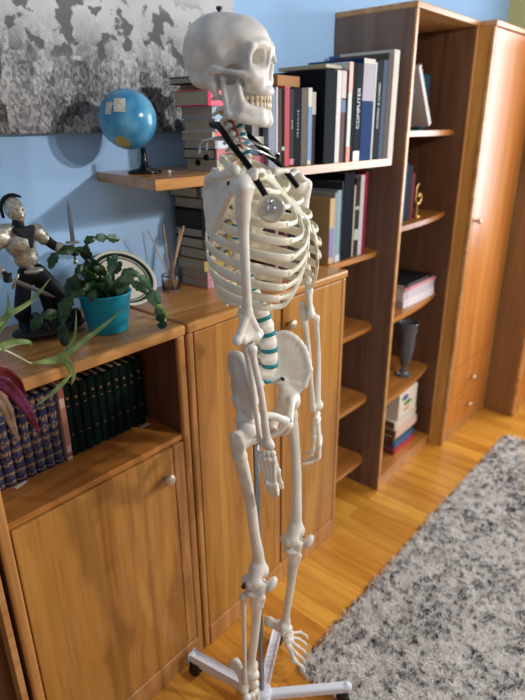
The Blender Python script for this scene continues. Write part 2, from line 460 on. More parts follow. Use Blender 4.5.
# ---- canvas print (plain grey stand-in)
def canvas_mat():
    m = bpy.data.materials.new('grey_print')
    nt, N, L = nodes(m)
    b = N['Principled BSDF']; b.inputs['Roughness'].default_value = .6
    tc = N.new('ShaderNodeTexCoord')
    sx = N.new('ShaderNodeSeparateXYZ'); L.new(tc.outputs['Object'], sx.inputs[0])
    def ramp(src, *st):
        r = N.new('ShaderNodeValToRGB')
        while len(r.color_ramp.elements) < len(st): r.color_ramp.elements.new(.5)
        for e, (p, c) in zip(r.color_ramp.elements, st): e.position = p; e.color = (c, c, c, 1)
        L.new(src, r.inputs['Fac']); return r.outputs['Color']
    def math_(op, a, b2=None, v=None):
        n = N.new('ShaderNodeMath'); n.operation = op
        L.new(a, n.inputs[0])
        if b2 is not None: L.new(b2, n.inputs[1])
        if v is not None: n.inputs[1].default_value = v
        return n.outputs[0]
    # blocks like a hazy town seen from above
    mp = N.new('ShaderNodeMapping'); mp.inputs['Scale'].default_value = (34, 34, 16); L.new(tc.outputs['Object'], mp.inputs['Vector'])
    vo = N.new('ShaderNodeTexVoronoi'); vo.distance = 'CHEBYCHEV'; vo.inputs['Scale'].default_value = 1; L.new(mp.outputs[0], vo.inputs['Vector'])
    sepc = N.new('ShaderNodeSeparateColor'); L.new(vo.outputs['Color'], sepc.inputs[0])
    mp2 = N.new('ShaderNodeMapping'); mp2.inputs['Scale'].default_value = (150, 150, 110); L.new(tc.outputs['Object'], mp2.inputs['Vector'])
    v2 = N.new('ShaderNodeTexVoronoi'); v2.distance = 'CHEBYCHEV'; v2.inputs['Scale'].default_value = 1; L.new(mp2.outputs[0], v2.inputs['Vector'])
    s2 = N.new('ShaderNodeSeparateColor'); L.new(v2.outputs['Color'], s2.inputs[0])
    nz = N.new('ShaderNodeTexNoise'); nz.inputs['Scale'].default_value = 9; nz.inputs['Detail'].default_value = 8; L.new(tc.outputs['Object'], nz.inputs['Vector'])
    t = math_('MULTIPLY', sepc.outputs[0], v=.40)
    t2 = math_('MULTIPLY', s2.outputs[0], v=.38)
    t = math_('ADD', t, t2)
    t3 = math_('MULTIPLY', nz.outputs['Fac'], v=.40)
    town = math_('ADD', t, t3)
    townc = ramp(town, (.30, .03), (.60, .22), (.98, .60))
    nz2 = N.new('ShaderNodeTexNoise'); nz2.inputs['Scale'].default_value = 5; nz2.inputs['Detail'].default_value = 3; L.new(tc.outputs['Object'], nz2.inputs['Vector'])
    sky = ramp(nz2.outputs['Fac'], (.3, .52), (.7, .68))
    # height blend town -> pale haze
    hh_ = N.new('ShaderNodeMapRange'); hh_.inputs['From Min'].default_value = -.18; hh_.inputs['From Max'].default_value = -.02
    hsum = math_('MULTIPLY', nz2.outputs['Fac'], v=.12); hs = math_('ADD', sx.outputs['Z'], hsum)
    L.new(hs, hh_.inputs['Value'])
    mx = N.new('ShaderNodeMix'); mx.data_type = 'RGBA'; L.new(hh_.outputs[0], mx.inputs['Factor']); L.new(townc, mx.inputs['A']); L.new(sky, mx.inputs['B'])
    # irregular darker patches mid height
    mp3 = N.new('ShaderNodeMapping'); mp3.inputs['Scale'].default_value = (17, 1, 19); L.new(tc.outputs['Object'], mp3.inputs['Vector'])
    n3 = N.new('ShaderNodeTexNoise'); n3.inputs['Scale'].default_value = 1; n3.inputs['Detail'].default_value = 4; L.new(mp3.outputs[0], n3.inputs['Vector'])
    band = N.new('ShaderNodeMapRange'); band.interpolation_type = 'SMOOTHSTEP'
    zb = math_('ADD', sx.outputs['Z'], v=.13); zz = math_('ABSOLUTE', zb); L.new(zz, band.inputs['Value'])
    band.inputs['From Min'].default_value = .12; band.inputs['From Max'].default_value = .05; band.inputs['To Min'].default_value = 0; band.inputs['To Max'].default_value = 1
    p3 = ramp(n3.outputs['Fac'], (.52, 0.0), (.56, 1.0))
    fac = math_('MULTIPLY', band.outputs[0], p3); fac = math_('MULTIPLY', fac, v=.85)
    mx2 = N.new('ShaderNodeMix'); mx2.data_type = 'RGBA'; L.new(fac, mx2.inputs['Factor']); L.new(mx.outputs['Result'], mx2.inputs['A']); mx2.inputs['B'].default_value = (.035, .034, .036, 1)
    L.new(mx2.outputs['Result'], b.inputs['Base Color'])
    return m
cv = tag(empty('canvas_picture', (-.25, .341, 2.07)), 'large black-and-white canvas print of a hazy townscape hanging above the globe', 'picture')
bx(-.85, .825, -.012, .0105, -.388, .40, .002).build('canvas', canvas_mat(), cv)
bx(-.84, .815, .0107, .011, -.38, .39).build('stretcher', plain('black_edge', srgb(30, 30, 34), .6), cv)

# ================================================================ CAMERA + LIGHT
cam = bpy.data.cameras.new('camera'); co = bpy.data.objects.new('camera', cam); COL.objects.link(co)
az, pit, rol = .71315, .37967, -.00738
f = Vector((math.cos(az) * math.cos(pit), math.sin(az) * math.cos(pit), -math.sin(pit)))
r = f.cross(Vector((0, 0, 1))).normalized(); u = r.cross(f)
r2 = r * math.cos(rol) + u * math.sin(rol); u2 = -r * math.sin(rol) + u * math.cos(rol)
Mx = Matrix((r2, u2, -f)).transposed().to_4x4()
Mx.translation = Vector((-.8377 * 1.13, -.973 * 1.13, 1.695))
co.matrix_world = Mx
cam.sensor_fit = 'HORIZONTAL'; cam.sensor_width = 36; cam.lens = 559.93 / 525 * 36
cam.clip_start = 0.02
cam.dof.use_dof = True; cam.dof.focus_distance = 1.30; cam.dof.aperture_fstop = 3.4
sc = bpy.context.scene
sc.camera = co
sc.view_settings.view_transform = 'Standard'; sc.view_settings.look = 'None'
sc.view_settings.exposure = 0.32; sc.view_settings.gamma = 1.0
sc.view_settings.use_curve_mapping = False
w = bpy.data.worlds.new('world'); sc.world = w; w.use_nodes = True
bg = w.node_tree.nodes['Background']; bg.inputs[0].default_value = (0.80, 0.88, 1.0, 1); bg.inputs[1].default_value = 0.24

def point(name, loc, e, col, r):
    l = bpy.data.lights.new(name, 'POINT'); l.energy = e; l.color = col; l.shadow_soft_size = r
    o = bpy.data.objects.new(name, l); COL.objects.link(o); o.location = loc; return o
def area(name, loc, target, e, col, sx_, sy_):
    l = bpy.data.lights.new(name, 'AREA'); l.energy = e; l.color = col; l.shape = 'RECTANGLE'; l.size = sx_; l.size_y = sy_
    o = bpy.data.objects.new(name, l); COL.objects.link(o); o.location = loc
    o.rotation_euler = (Vector(target) - Vector(loc)).to_track_quat('-Z', 'Y').to_euler(); return o
point('ceiling_lamp', (.95, -2.2, 2.35), 82, (1.0, .96, .92), .05)
point('ceiling_lamp', (.70, -2.35, 2.30), 26, (1.0, .96, .92), .06)
area('window_daylight', (XR + .35, (WY0 + WY1) / 2, 1.7), (0, -.6, .9), 78, (.86, .93, 1.0), 1.8, 1.6)
# ================================================================ SDF MODELLING (surface nets)
def snet(fn, lo, hi, h):
    ns = [int(math.ceil((b - a) / h)) + 1 for a, b in zip(lo, hi)]
    ax = [np.linspace(a, a + h * (n - 1), n, dtype=np.float32) for a, n in zip(lo, ns)]
    X, Y, Z = ax[0][:, None, None], ax[1][None, :, None], ax[2][None, None, :]
    V = np.broadcast_to(fn(X, Y, Z), ns).astype(np.float32)
    ins = V < 0
    c = [ins[i:ns[0] - 1 + i, j:ns[1] - 1 + j, k:ns[2] - 1 + k] for i in (0, 1) for j in (0, 1) for k in (0, 1)]
    anyi = c[0].copy(); alli = c[0].copy()
    for q in c[1:]: anyi |= q; alli &= q
    act = np.argwhere(anyi & ~alli)
    vid = -np.ones([n - 1 for n in ns], dtype=np.int32)
    vid[act[:, 0], act[:, 1], act[:, 2]] = np.arange(len(act))
    acc = np.zeros((len(act), 3)); cnt = np.zeros(len(act))
    I, J, K = act.T
    for (a, b) in [((0,0,0),(1,0,0)),((0,1,0),(1,1,0)),((0,0,1),(1,0,1)),((0,1,1),(1,1,1)),((0,0,0),(0,1,0)),((1,0,0),(1,1,0)),((0,0,1),(0,1,1)),((1,0,1),(1,1,1)),((0,0,0),(0,0,1)),((1,0,0),(1,0,1)),((0,1,0),(0,1,1)),((1,1,0),(1,1,1))]:
        va = V[I + a[0], J + a[1], K + a[2]]; vb = V[I + b[0], J + b[1], K + b[2]]
        mk = (va < 0) != (vb < 0)
        t = np.where(mk, va / np.where(mk, va - vb, 1), 0)
        A = np.array(a); B = np.array(b)
        acc += (A[None] + t[:, None] * (B - A)[None]) * mk[:, None]; cnt += mk
    P = (act + acc / cnt[:, None]) * h + np.array(lo)
    F = []
    for d in range(3):
        e1, e2 = (d + 1) % 3, (d + 2) % 3
        sl0 = [slice(None)] * 3; sl1 = [slice(None)] * 3
        sl0[d] = slice(0, ns[d] - 1); sl1[d] = slice(1, ns[d])
        for q in (e1, e2):
            sl0[q] = slice(1, ns[q] - 1); sl1[q] = slice(1, ns[q] - 1)
        A = ins[tuple(sl0)]; B = ins[tuple(sl1)]
        idx = np.argwhere(A != B)
        if not len(idx): continue
        s = A[idx[:, 0], idx[:, 1], idx[:, 2]]
        idx[:, e1] += 1; idx[:, e2] += 1
        def vi(o1, o2):
            q = idx.copy(); q[:, e1] += o1; q[:, e2] += o2
            return vid[q[:, 0], q[:, 1], q[:, 2]]
        quad = np.stack([vi(-1, -1), vi(0, -1), vi(0, 0), vi(-1, 0)], 1)
        quad[~s] = quad[~s][:, ::-1]
        F.append(quad)
    F = np.concatenate(F); F = F[(F >= 0).all(1)]
    return P, F

def mesh_np(name, P, F):
    me = bpy.data.meshes.new(name)
    me.vertices.add(len(P)); me.vertices.foreach_set('co', np.asarray(P, dtype=np.float32).ravel())
    k = F.shape[1]
    me.loops.add(len(F) * k); me.loops.foreach_set('vertex_index', F.astype(np.int32).ravel())
    me.polygons.add(len(F)); me.polygons.foreach_set('loop_start', np.arange(0, len(F) * k, k, dtype=np.int32))
    me.polygons.foreach_set('loop_total', np.full(len(F), k, dtype=np.int32))
    me.polygons.foreach_set('use_smooth', np.ones(len(F), dtype=bool))
    me.update(calc_edges=True); me.validate()
    return me

def smin(a, b, k):
    h = np.clip(0.5 + 0.5 * (b - a) / k, 0, 1)
    return b + (a - b) * h - k * h * (1 - h)
def smax(a, b, k): return -smin(-a, -b, k)

class S:
    """a list of shapes blended one after another"""
    def __init__(self): self.ops = []; self.lo = np.array([1e9] * 3); self.hi = np.array([-1e9] * 3)
    def _b(self, pts, r):
        for p in pts:
            self.lo = np.minimum(self.lo, np.array(p) - r); self.hi = np.maximum(self.hi, np.array(p) + r)
    def cap(self, a, b, ra, rb=None, k=.004, sub=False):
        rb = ra if rb is None else rb
        a = np.array(a, float); b = np.array(b, float)
        if not sub: self._b((a, b), max(ra, rb))
        d = b - a; dd = float(d @ d) + 1e-12
        def f(X, Y, Z):
            t = np.clip(((X - a[0]) * d[0] + (Y - a[1]) * d[1] + (Z - a[2]) * d[2]) / dd, 0, 1)
            return np.sqrt((X - a[0] - t * d[0]) ** 2 + (Y - a[1] - t * d[1]) ** 2 + (Z - a[2] - t * d[2]) ** 2) - (ra + (rb - ra) * t)
        self.ops.append((f, k, sub)); return self
    def ch(self, pts, rad, k=.004, sub=False):
        if not isinstance(rad, (list, tuple)): rad = [rad] * len(pts)
        pts = [np.array(p, float) for p in pts]
        if 2 < len(pts) < 7:      # resample to a smooth curve
            q = bez([Vector(p) for p in pts], 4); r2_ = []
            for i in range(len(rad) - 1):
                r2_ += [rad[i] + (rad[i + 1] - rad[i]) * (k_ / 4) ** 2 * (3 - 2 * k_ / 4) for k_ in range(4)]
            rad = r2_ + [rad[-1]]; pts = [np.array(p, float) for p in q]
        self._b(pts, max(rad))
        def f(X, Y, Z):
            v = None
            for i in range(len(pts) - 1):
                a, b = pts[i], pts[i + 1]; d = b - a; dd = float(d @ d) + 1e-12
                t = np.clip(((X - a[0]) * d[0] + (Y - a[1]) * d[1] + (Z - a[2]) * d[2]) / dd, 0, 1)
                w = np.sqrt((X - a[0] - t * d[0]) ** 2 + (Y - a[1] - t * d[1]) ** 2 + (Z - a[2] - t * d[2]) ** 2) - (rad[i] + (rad[i + 1] - rad[i]) * t)
                v = w if v is None else np.minimum(v, w)
            return v
        self.ops.append((f, k, sub)); return self
    def ell(self, c, r, k=.004, sub=False, rz=0.0, ry=0.0):
        c = np.array(c, float); r = np.array(r if isinstance(r, (list, tuple)) else [r] * 3, float)
        if not sub: self._b((c,), r.max() if (rz or ry) else r)
        cz, sz, cy, sy = math.cos(rz), math.sin(rz), math.cos(ry), math.sin(ry)
        def f(X, Y, Z):
            x, y, z = X - c[0], Y - c[1], Z - c[2]
            if rz: x, y = x * cz + y * sz, -x * sz + y * cz
            if ry: x, z = x * cy - z * sy, x * sy + z * cy
            k0 = np.sqrt((x / r[0]) ** 2 + (y / r[1]) ** 2 + (z / r[2]) ** 2) + 1e-9
            k1 = np.sqrt((x / r[0] ** 2) ** 2 + (y / r[1] ** 2) ** 2 + (z / r[2] ** 2) ** 2) + 1e-9
            return k0 * (k0 - 1) / k1
        self.ops.append((f, k, sub)); return self
    def tri(self, a, b, c, th, k=.004, sub=False):
        a, b, c = (np.array(v, float) for v in (a, b, c))
        self._b((a, b, c), th)
        ba, cb, ac = b - a, c - b, a - c
        n = np.cross(ba, ac); nn = float(n @ n)
        def f(X, Y, Z):
            def dot(v, o): return (X - o[0]) * v[0] + (Y - o[1]) * v[1] + (Z - o[2]) * v[2]
            def seg(v, o):
                t = np.clip(dot(v, o) / float(v @ v), 0, 1)
                return (X - o[0] - t * v[0]) ** 2 + (Y - o[1] - t * v[1]) ** 2 + (Z - o[2] - t * v[2]) ** 2
            s = np.sign(dot(np.cross(ba, n), a)) + np.sign(dot(np.cross(cb, n), b)) + np.sign(dot(np.cross(ac, n), c))
            d = np.where(s < 2, np.minimum(np.minimum(seg(ba, a), seg(cb, b)), seg(ac, c)), dot(n, a) ** 2 / nn)
            return np.sqrt(d) - th
        self.ops.append((f, k, sub)); return self
    def fn(self, X, Y, Z):
        v = None
        for f, k, sub in self.ops:
            d = f(X, Y, Z)
            if v is None: v = d
            elif sub: v = smax(v, -d, k)
            else: v = smin(v, d, k)
        return v
    def mesh(self, name, h):
        P, F = snet(self.fn, self.lo - 2.5 * h, self.hi + 2.5 * h, h)
        return mesh_np(name, P, F)
    def build(self, name, h, mat, parent, **kw):
        return link_mesh(name, self.mesh(name, h), mat, parent, **kw)

# ================================================================ SKELETON MODEL
def bone_mat(name, c, c2, sss=.0, rough=.42):
    m = bpy.data.materials.new(name)
    nt, N, L = nodes(m)
    b = N['Principled BSDF']; b.inputs['Roughness'].default_value = rough
    tc = N.new('ShaderNodeTexCoord')
    nz = N.new('ShaderNodeTexNoise'); nz.inputs['Scale'].default_value = 18; nz.inputs['Detail'].default_value = 4; nz.inputs['Roughness'].default_value = .6
    L.new(tc.outputs['Object'], nz.inputs['Vector'])
    r = N.new('ShaderNodeValToRGB'); r.color_ramp.elements[0].position = .35; r.color_ramp.elements[0].color = c2
    r.color_ramp.elements[1].position = .62; r.color_ramp.elements[1].color = c
    L.new(nz.outputs['Fac'], r.inputs['Fac']); L.new(r.outputs['Color'], b.inputs['Base Color'])
    n2 = N.new('ShaderNodeTexNoise'); n2.inputs['Scale'].default_value = 220; n2.inputs['Detail'].default_value = 3; L.new(tc.outputs['Object'], n2.inputs['Vector'])
    bp = N.new('ShaderNodeBump'); bp.inputs['Strength'].default_value = .18; bp.inputs['Distance'].default_value = .001
    L.new(n2.outputs['Fac'], bp.inputs['Height']); L.new(bp.outputs['Normal'], b.inputs['Normal'])
    if sss:
        b.inputs['Subsurface Weight'].default_value = sss; b.inputs['Subsurface Radius'].default_value = (.006, .005, .003); b.inputs['Subsurface Scale'].default_value = 1
    return m
M_bone = bone_mat('bone', srgb(240, 234, 222), srgb(222, 214, 200))
M_rib = bone_mat('rib_bone', srgb(244, 238, 218), srgb(230, 221, 196))
M_cart = bone_mat('cartilage', srgb(246, 242, 220), srgb(236, 230, 206), rough=.25)
M_teeth = bone_mat('teeth', srgb(232, 218, 190), srgb(210, 190, 154), rough=.3)
M_skull = bone_mat('skull_bone', srgb(238, 234, 224), srgb(204, 200, 198))
M_disc = plain('disc_teal', srgb(20, 128, 140), .4)
M_nerve = plain('nerve_yellow', srgb(222, 176, 60), .4)
M_art = plain('artery_red', srgb(196, 60, 40), .4)
M_steel = plain('steel', srgb(170, 172, 176), .25, 1.0)
M_screw = plain('dark_screw', srgb(70, 70, 72), .35, .8)
M_stand = plain('white_enamel', srgb(226, 230, 238), .25)
M_rubber = plain('black_rubber', srgb(20, 20, 22), .45)

SO = Vector((-.0384, -.3017, 0)); PHI = math.radians(-75)
sk = tag(empty('anatomical_skeleton', SO, (0, 0, PHI)), 'life-size white plastic human skeleton model hanging on a white five-legged rolling stand', 'skeleton model')

# ---------------- skull (x forward, y left, z up, origin mid braincase)
s = S()
s.ell((.000, 0, .003), (.082, .065, .065), .01)
s.ell((-.020, 0, .009), (.061, .068, .057), .012)
s.ell((-.034, 0, -.010), (.049, .057, .050), .014)
s.ell((.032, 0, .010), (.056, .058, .050), .012)
s.ell((-.030, 0, -.048), (.044, .046, .018), .014)
s.ell((.030, 0, -.040), (.040, .030, .024), .014)
for y in (-1, 1):
    s.ell((.046, y * .080, -.010), (.034, .026, .034), .012, sub=True)         # temporal hollow
    s.ch([(-.018, y * .050, -.046), (-.012, y * .053, -.058), (-.004, y * .052, -.078)], [.010, .011, .006], .010)     # mastoid
    s.cap((-.010, y * .060, -.036), (.008, y * .061, -.036), .006, .005, .006)
# front of the face
s.ell((.066, 0, -.052), (.026, .028, .026), .008)
s.ell((.072, 0, -.028), (.020, .024, .032), .010)
for y in (-1, 1):
    s.ell((.066, y * .026, -.050), (.022, .020, .024), .010)      # upper jaw flank
    s.ell((.060, y * .044, -.042), (.018, .014, .017), .010)      # cheek bone
    s.ch([(.056, y * .054, -.044), (.036, y * .063, -.040), (.010, y * .063, -.036), (-.006, y * .060, -.034)], [.0075, .0044, .0042, .006], .004)    # zygomatic arch
s.ch([(.074, -.024, -.068), (.082, -.015, -.070), (.086, 0, -.070), (.082, .015, -.070), (.074, .024, -.068)], [.0105] * 5, .006)   # alveolar arch
s.ch([(.074, -.024, -.068), (.056, -.030, -.066)], [.010, .009], .006); s.ch([(.074, .024, -.068), (.056, .030, -.066)], [.010, .009], .006)
for y in (-1, 1):
    s.ell((.088, y * .0335, -.014), (.024, .0152, .0178), .003, sub=True, rz=-y * .22)     # orbit
    s.cap((.074, y * .030, -.014), (.046, y * .018, -.016), .0135, .006, .004, sub=True)
    s.ell((.094, y * .0060, -.036), (.018, .0085, .0160), .002, sub=True)      # nasal opening
    s.ell((.030, y * .046, -.052), (.022, .015, .026), .006, sub=True)      # behind the cheek
s.ell((.006, 0, -.094), (.062, .030, .030), .01, sub=True)
s.cap((.078, 0, -.050), (.084, 0, -.030), .0018, .0015, .001)        # septum
for y in (-1, 1):
    s.ch([(.086, y * .012, .008), (.081, y * .030, .010), (.068, y * .048, .004)], [.0080, .0065, .0055], .010)   # brow ridge
    s.ch([(.070, y * .048, .004), (.064, y * .051, -.014), (.064, y * .050, -.034)], [.0055, .0048, .0065], .005)     # outer orbit rim
    s.ch([(.064, y * .050, -.034), (.076, y * .038, -.037), (.085, y * .022, -.034)], [.0065, .0050, .0048], .005)     # lower rim
    s.ch([(.092, y * .008, .004), (.090, y * .0125, -.020), (.086, y * .0165, -.038), (.083, y * .014, -.056)], [.0050, .0042, .0042, .0050], .004)    # beside the nose
s.ch([(.092, 0, .006), (.094, 0, -.008), (.099, 0, -.019)], [.0065, .0055, .0042], .005)    # nasal bones
s.cap((.082, 0, -.055), (.090, 0, -.054), .0045, .0025, .004)
skull = s.build('skull', .0016, M_skull, sk, loc=(-.064, 0, 1.830), rot=(0, 0, math.radians(9)))
# mandible
s = S()
for y in (-1, 1):
    cond, cor, ang, mid_, fr = (.012, y * .053, -.050), (.040, y * .049, -.052), (.018, y * .050, -.112), (.050, y * .041, -.100), (.040, y * .045, -.114)
    s.ell(cond, (.006, .010, .006), .004)
    s.ch([cond, (.012, y * .054, -.066), (.015, y * .052, -.090), ang], [.0052, .0050, .0055, .0062], .004)
    s.tri((.013, y * .053, -.066), (.040, y * .049, -.062), ang, .0036, .004)
    s.tri((.040, y * .049, -.062), ang, (.046, y * .044, -.114), .0038, .004)
    s.tri((.040, y * .049, -.062), (.046, y * .044, -.114), mid_, .0040, .004)
    s.ch([cor, (.042, y * .047, -.074), (.047, y * .044, -.094)], [.0032, .0050, .0060], .005)
    s.ch([ang, (.040, y * .044, -.119), (.062, y * .032, -.124), (.078, y * .016, -.126), (.082, 0, -.126)], [.0070, .0078, .0085, .0090, .0095], .008)
    s.tri((.040, y * .046, -.117), (.047, y * .043, -.100), (.076, y * .018, -.124), .0060, .010)
    s.tri((.047, y * .043, -.100), (.076, y * .018, -.124), (.074, y * .022, -.108), .0060, .010)
    s.ch([(.046, y * .043, -.100), (.062, y * .032, -.106), (.074, y * .020, -.108), (.080, 0, -.109)], [.0068, .0080, .0080, .0080], .008)
    s.tri((.076, y * .018, -.124), (.076, y * .018, -.108), (.082, 0, -.118), .0065, .010)
s.cap((.087, 0, -.124), (.082, 0, -.110), .0065, .006, .008)
s.build('mandible', .0016, M_skull, skull)
def tooth_row(name, z0, z1, down):
    mb = MB()
    for i in range(-7, 8):
        if i == 0: continue
        t = (abs(i) - .5) / 7
        a = t * 1.45
        x = .0890 - .043 * (t ** 1.8); y = .031 * math.sin(min(a, PI / 2)) * (1 if i > 0 else -1) * 1.03
        w = .0040 if abs(i) < 4 else .0052
        rotz = (1 if i > 0 else -1) * min(1.35, a * 1.05)
        mb.sphere((x, y, (z0 + z1) / 2), 1, w * .8, w * 1.0, abs(z1 - z0) / 2, 12, M=Matrix.Rotation(rotz, 4, 'Z'))
    return mb.build(name, M_teeth, skull, smooth=True)
tooth_row('upper_teeth', -.0905, -.074, 1)
tooth_row('lower_teeth', -.104, -.0885, 0)
MB().cyl((-.012, 0, .066), (-.012, 0, .078), .0035).cyl((-.012, 0, .074), (-.012, 0, .079), .006).build('hanging_bolt', M_screw, skull)

# ---------------- spine: (f, z) curve of the vertebral bodies
spine_c = bez([(-.058, 0, 1.760), (-.060, 0, 1.728), (-.040, 0, 1.690), (-.024, 0, 1.640), (-.034, 0, 1.590), (-.046, 0, 1.520), (-.046, 0, 1.455), (-.028, 0, 1.385), (.002, 0, 1.320), (.022, 0, 1.255), (.026, 0, 1.185), (.012, 0, 1.148)], 20)
ln = [0]
for a, b_ in zip(spine_c[:-1], spine_c[1:]): ln.append(ln[-1] + (b_ - a).length)
def along(d):
    for i in range(len(ln) - 1):
        if ln[i + 1] >= d:
            t = (d - ln[i]) / (ln[i + 1] - ln[i]); p = spine_c[i].lerp(spine_c[i + 1], t); tg = (spine_c[i + 1] - spine_c[i]).normalized(); return p, tg
    return spine_c[-1], (spine_c[-1] - spine_c[-2]).normalized()
def vert_mesh(kind):
    s = S()
    if kind == 'l':
        s.ell((0, 0, 0), (.0185, .0235, .0125), .003); s.cap((0, 0, -.009), (0, 0, .009), .0180, .0180, .004)
        for y in (-1, 1):
            s.cap((-.012, y * .010, .004), (-.028, y * .014, .002), .005, .005)
            s.cap((-.026, y * .012, 0), (-.030, y * .040, .003), .0045, .003)
            s.cap((-.028, y * .014, .015), (-.030, y * .013, -.016), .005)
        s.tri((-.034, 0, .008), (-.060, 0, .004), (-.058, 0, -.012), .0035)
        s.cap((-.030, 0, .004), (-.036, 0, -.004), .006)
        s.ops.append((lambda X, Y, Z: np.abs(Z) - .019 + 0 * X, .002, False)); f0 = s.ops.pop()
    elif kind == 't':
        s.cap((0, 0, -.006), (0, 0, .006), .0135, .0135, .004)
        for y in (-1, 1):
            s.cap((-.009, y * .008, .002), (-.022, y * .010, .002), .004)
            s.cap((-.020, y * .010, .002), (-.034, y * .031, .006), .0042, .0045)
        s.ch([(-.022, 0, .002), (-.040, 0, -.010), (-.052, 0, -.024)], [.0055, .004, .0035])
    else:
        s.cap((0, -.004, -.003), (0, .004, -.003), .0088, .0088, .004); s.cap((0, -.004, .003), (0, .004, .003), .0088, .0088, .004)
        for y in (-1, 1):
            s.cap((-.004, y * .009, 0), (-.003, y * .024, -.002), .0038, .0038)
            s.cap((-.003, y * .024, 0), (-.018, y * .016, 0), .0042)
            s.cap((-.018, y * .016, 0), (-.026, 0, -.001), .0042)
        s.cap((-.026, 0, -.001), (-.040, 0, -.006), .0042, .004)
    return s.mesh('vertebra_' + kind, .0016)
vm = {k: vert_mesh(k) for k in 'ctl'}
for k in vm: vm[k].materials.append(M_bone)
def disc_mesh(r, ry, h):
    mb = MB(); mb.lathe([(0, -h), (r * .95, -h), (r * 1.02, 0), (r * .95, h), (0, h)], 24, cap=False)
    me = bpy.data.meshes.new('disc'); mb.bm.to_mesh(me); mb.bm.free(); me.materials.append(M_disc); return me
dm = {'c': disc_mesh(.0122, 0, .0032), 't': disc_mesh(.0140, 0, .0022), 'l': disc_mesh(.0200, 0, .0042)}
seq = []; d = 0.004
for i in range(24):
    kind = 'c' if i < 7 else ('t' if i < 19 else 'l')
    hgt = .0158 if i < 7 else (.0212 + .0008 * (i - 7) if i < 19 else .0345)
    seq.append((kind, d + hgt / 2, hgt)); d += hgt
scale_l = ln[-1] / d
VPOS = []
for i, (kind, dc, hgt) in enumerate(seq):
    p, tg = along(dc * scale_l)
    ang = math.atan2(-tg.x, -tg.z)          # tilt about y
    sc_ = 1.0
    if kind == 't': sc_ = .85 + .03 * (i - 7)
    if kind == 'l': sc_ = 1.0 + .02 * (i - 19)
    if kind == 'c': sc_ = .95 + .02 * i
    v = bpy.data.objects.new('vertebra', vm[kind]); COL.objects.link(v); v.parent = sk
    v.location = p; v.rotation_euler = (0, ang, 0); v.scale = (sc_,) * 3
    for pol in (): pass
    VPOS.append((p.copy(), ang))
    dd = bpy.data.objects.new('disc', dm[kind]); COL.objects.link(dd); dd.parent = v
    dd.location = (.0015 if kind != 'c' else 0, 0, -hgt * scale_l / 2 / sc_)
    if 1 <= i < 21:
        for y in (-1, 1):
            mb = MB(); q = .010 if kind == 'c' else .012
            mb.tube([(-.012, y * .006, -.008), (-.012, y * (q + .008), -.010), (-.006 if kind != 'c' else .0, y * (q + .016), -.016)], [.0026, .0032, .0022], 8)
            mb.build('nerve_root', M_nerve, v)
for y in (-1, 1):
    pts = []
    for i in range(1, 7):
        p, ang = VPOS[i]; pts.append((p.x + .002, y * .016, p.z))
    MB().tube(bez(pts, 5), .0020, 8).build('vertebral_artery', M_art, sk)

# sacrum and coccyx
s = S()
s.tri((.010, -.045, 1.138), (.010, .045, 1.138), (-.052, 0, 1.055), .010, .006)
s.cap((.006, -.016, 1.140), (.006, .016, 1.140), .016, .016, .008)
s.ch([(-.050, 0, 1.060), (-.052, 0, 1.035), (-.040, 0, 1.010), (-.028, 0, 1.002)], [.010, .008, .006, .004], .004)
for k_ in range(4):
    t = k_ / 4
    s.ell((-.020 - .050 * t, 0, 1.130 - .055 * t), (.009, .007, .007), .004)
    for y in (-1, 1):
        s.ell((-.010 - .048 * t, y * (.022 - .008 * t), 1.122 - .055 * t), (.005, .0045, .004), .002, sub=True)
        s.ell((-.024 - .048 * t, y * (.030 - .012 * t), 1.126 - .055 * t), (.008, .006, .006), .004)
s.build('sacrum', .0019, M_bone, sk)

# hip bones
def hip(y):
    dz = .010 if y < 0 else -.006
    ca, sa = math.cos(math.radians(-9)), math.sin(math.radians(-9))
    def q(f_, l_, z_):
        if y < 0 and z_ > 1.10:
            w_ = (z_ - 1.10) / .12; f_ += .016 * w_; l_ *= 1 - .12 * w_
        f_ -= .028; l_ *= y
        return (.028 + f_ * ca - l_ * sa, f_ * sa + l_ * ca, z_ + dz)
    psis, a1, a2, top, a3, asis = q(-.062, .042, 1.150), q(-.050, .066, 1.194), q(-.022, .100, 1.220), q(.010, .118, 1.222), q(.044, .128, 1.190), q(.066, .124, 1.138)
    aiis, acet, low = q(.058, .112, 1.096), q(.028, .088, 1.058), q(-.045, .046, 1.118)
    mid = q(.006, .090, 1.105)
    s = S()
    crest = bez([psis, a1, a2, top, a3, asis], 3)
    s.ch(crest, [.0060 if y > 0 else .0078] * len(crest), .004)
    for a_, b_ in list(zip(crest[:-1], crest[1:])) + [(asis, aiis)]:
        s.tri(a_, b_, mid, .0036, .008)
    s.tri(psis, low, mid, .004, .005); s.tri(aiis, mid, acet, .006, .008)
    s.ch([asis, aiis], [.006, .007], .004)
    s.cap(mid, acet, .012, .020, .010)
    s.cap(low, mid, .009, .012, .010)
    s.ell(acet, (.030, .024, .030), .008)
    isch, sy, br = q(-.010, .060, .976), q(.078, .007, 1.040), q(.050, .022, .998)
    s.ch([acet, q(.000, .072, 1.015), isch], [.022, .014, .016], .010)
    s.ch([q(.042, .078, 1.068), q(.062, .045, 1.068), sy], [.013, .008, .010], .006)
    s.ch([sy, q(.070, .012, 1.018), br, isch], [.010, .007, .006, .010], .006)
    s.ell(q(.036, .116, 1.050), (.023, .026, .023), .003, sub=True)
    o = s.build('hip_bone', .0020, M_bone, sk)
    p0 = Vector(q(.012, .078, 1.118)); n = Vector((.7 if y > 0 else .1, -y * .75, .1)).normalized()
    MB().cyl(p0, p0 + n * .010, .0042).build('screw', M_screw, o)
    return o
hip(1); hip(-1)
S().ell((.078, 0, 1.034), (.009, .006, .016), .003).build('pubic_disc', .0016, M_disc, sk, loc=(0, 0, .004))

